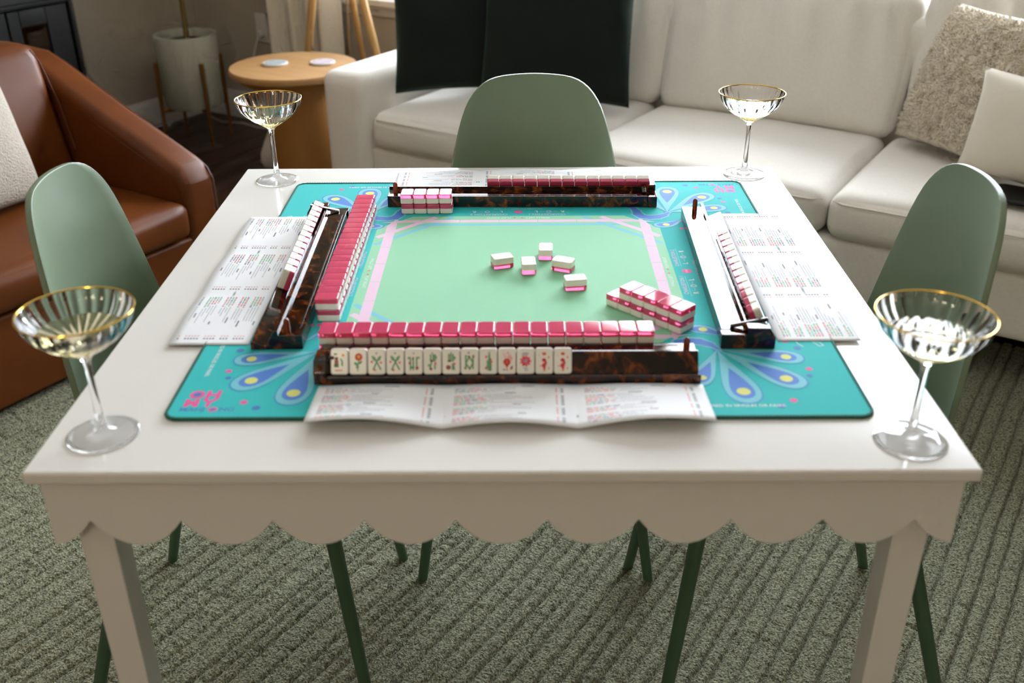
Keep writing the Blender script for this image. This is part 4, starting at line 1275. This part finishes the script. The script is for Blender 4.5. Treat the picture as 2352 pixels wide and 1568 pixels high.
# ================================================================ SCORE CARDS
def make_card(label, ctr, s0, s1, rot, bow, seed, raise_end=0.):
    """local x along the card, local -y outwards; origin at centre of the inner edge"""
    base = Matrix.Rotation(rot, 4, 'Z') @ Matrix.Translation((ctr, -s0, 0))
    t = bpy.data.objects.new('score_card', None); COL.objects.link(t)
    t.matrix_world = base @ Matrix.Translation((0, 0, .7505)); tag(t, label, 'card', 'folded score cards around the table')
    D = s1-s0; Wc = .4540; pn = Wc/3
    def zf(x, y):
        f = -y/D; q = (x+Wc/2)/pn; k = min(2, max(0, int(q))); tt = q-k
        b = bow*(.25+.75*f)
        z = (ZM-.7505+.0006)+b*math.sin(PI*min(1, max(0, tt)))**1.0
        if k == 0: z += raise_end*f*(1-tt)**1.3*bow
        if k == 2: z += raise_end*f*tt**1.3*bow
        return z
    nx, ny = 72, 8; verts = []; faces = []
    for j in range(ny+1):
        for i in range(nx+1):
            x, y = -Wc/2+Wc*i/nx, -D*j/ny
            verts.append((x, y, zf(x, y)))
    for j in range(ny):
        for i in range(nx):
            a = j*(nx+1)+i; faces.append((a, a+nx+1, a+nx+2, a+1))
    c = new_obj('card_sheet', verts, faces, M_CARD, t, smooth=False)
    smooth_by_angle(c, 12)
    m = c.modifiers.new('thick', 'SOLIDIFY'); m.thickness = .0005; m.offset = -1
    # printed hands: rows of tiny coloured figures
    r = random.Random(seed); p = Print()
    G, R_, B, K, L = (120, 190, 142), (234, 120, 124), (110, 116, 158), (92, 92, 104), (186, 188, 196)
    ch, gw, row = .0023, .0016, .00385
    for k in range(3):
        xl = -Wc/2+k*pn+.011; xr = -Wc/2+(k+1)*pn-.009
        y = -.006; 
        while y > -D+.008:
            nrow = r.randint(3, 6)
            hx = (xl+xr)/2+r.uniform(-.02, .02)
            for q in range(r.randint(5, 11)): p.poly([(hx+q*gw, y), (hx+q*gw+gw*.75, y), (hx+q*gw+gw*.75, y-ch*.8), (hx+q*gw, y-ch*.8)], K)
            y -= row
            for _ in range(nrow):
                if y < -D+.008: break
                x = xl
                for w in range(r.randint(4, 5)):
                    col = r.choice((G, R_, B, G, R_))
                    for g in range(r.randint(2, 5)):
                        h = ch*r.uniform(.75, 1)
                        p.poly([(x, y), (x+gw*.72, y), (x+gw*.72, y-h), (x, y-h)], col); x += gw
                    x += gw*.9
                x += .003
                xe = min(xr-.022, x+r.uniform(.015, .05))
                while x < xe:
                    L_ = r.uniform(.001, .004)
                    p.poly([(x, y-ch*.25), (x+L_, y-ch*.25), (x+L_, y-ch*.8), (x, y-ch*.8)], L); x += L_+.0009
                p.poly([(xr-.014, y), (xr-.0125, y), (xr-.0125, y-ch), (xr-.014, y-ch)], R_)
                for g in range(2): p.poly([(xr-.008+g*.0018, y), (xr-.0067+g*.0018, y), (xr-.0067+g*.0018, y-ch), (xr-.008+g*.0018, y-ch)], K)
                y -= row
            y -= row*.45
    p.build('printed_lines', t, lambda x, y: zf(x, y)+.00012)
make_card('open white score card at the near side, its edge bowed upwards', .0095, .3285, .4225, 0, .0085, 1, 1.1)
make_card('open white score card at the right below the tile rack', .0075, .3500, .4560, PI/2, .0012, 2)
make_card('open white score card at the far side behind the rack', -.0205, .3415, .4680, PI, .0030, 3)
make_card('open white score card at the left beside the tile rack', -.0035, .3265, .4300, 3*PI/2, .0022, 4)

# ================================================================ COUPE GLASSES
def make_glass(label, x, y, rz, lean=(0, 0)):
    t = thing('coupe_glass', label, 'glass', (x, y, .7498), rz, 'gold rimmed coupes at the table corners')
    NF = 24; n = 192
    outer = [(.0, .0), (.030, .0), (.0375, .0006), (.0388, .0016), (.0380, .0024), (.030, .0030), (.018, .0042), (.010, .0072), (.0060, .013), (.0045, .024), (.0038, .045), (.0036, .065), (.0038, .085), (.0048, .094), (.0075, .0995), (.0125, .1032)]
    bowl = [(.0205, .1078), (.0300, .1140), (.0390, .1205), (.0465, .1275), (.0525, .1350), (.0562, .1420), (.0580, .1480), (.0585, .1520)]
    inner = [(.0575, .1522), (.0569, .1480), (.0550, .1420), (.0512, .1350), (.0452, .1277), (.0377, .1209), (.0288, .1146), (.0195, .1086), (.010, .1046), (0., .1032)]
    wl = .1277
    k = next(i for i, q in enumerate(inner) if q[1] <= wl)          # inner wall stops at the wine line
    upper, lower = inner[:k+1], inner[k:]
    prof = outer+bowl+upper
    i0 = len(outer); i1 = i0+len(bowl)
    def flute_in(r, a):
        f = min(1, max(0, (r-.012)/.02)); return r+.00055*f*abs(math.sin(a*NF/2))
    def fl(i, r, a):
        if i < i0-1 or r < .012: return r
        if i >= i1: return flute_in(r, a)
        return r-.00075*min(1, (r-.012)/.02)*abs(math.sin(a*NF/2))**1.5
    v_, f_ = lathe_data(prof, n, fl)
    f_.pop()                                                          # open where the wine begins
    g = new_obj('glass_body', v_, f_, M_GLASS, t); smooth_by_angle(g, 60)
    v_, f_ = lathe_data(lower[::-1], n, lambda i, r, a: flute_in(r, a))
    wne = new_obj('white_wine', v_, f_, [M_WINE_IN, M_WINE], t)
    wne.data.polygons[len(f_)-1].material_index = 1
    smooth_by_angle(wne, 35)
    rim = lathe('gold_rim', [(.0588+.0011*math.cos(q), .1522+.0010*math.sin(q)) for q in [2*PI*k/8 for k in range(8)]], M_GOLD, t, n=96, closed=True)
    for v in rim.data.vertices:
        v.co.x *= .995; v.co.y *= .995
    t.rotation_euler = (lean[0], lean[1], rz)
make_glass('gold-rimmed coupe of white wine at the near left corner', -.4390, -.4265, .1)
make_glass('gold-rimmed coupe of white wine at the near right corner', .4420, -.4440, .3)
make_glass('gold-rimmed coupe of white wine at the far left corner', -.4265, .4285, .2)
make_glass('gold-rimmed coupe of white wine at the far right corner', .4380, .4500, .05)


# a dark folded cloth that peeks out below the lumbar pillow
t, o_ = rthing('folded_cloth', 'folded black cloth peeking out under the cream lumbar pillow', 'cloth', .62, 1.60, .4665)
cushion('fold', -.17, .17, -.055, .075, 0, .013, M_BLACK, t, r=.006, puff=(0, 0, .001), n=10)
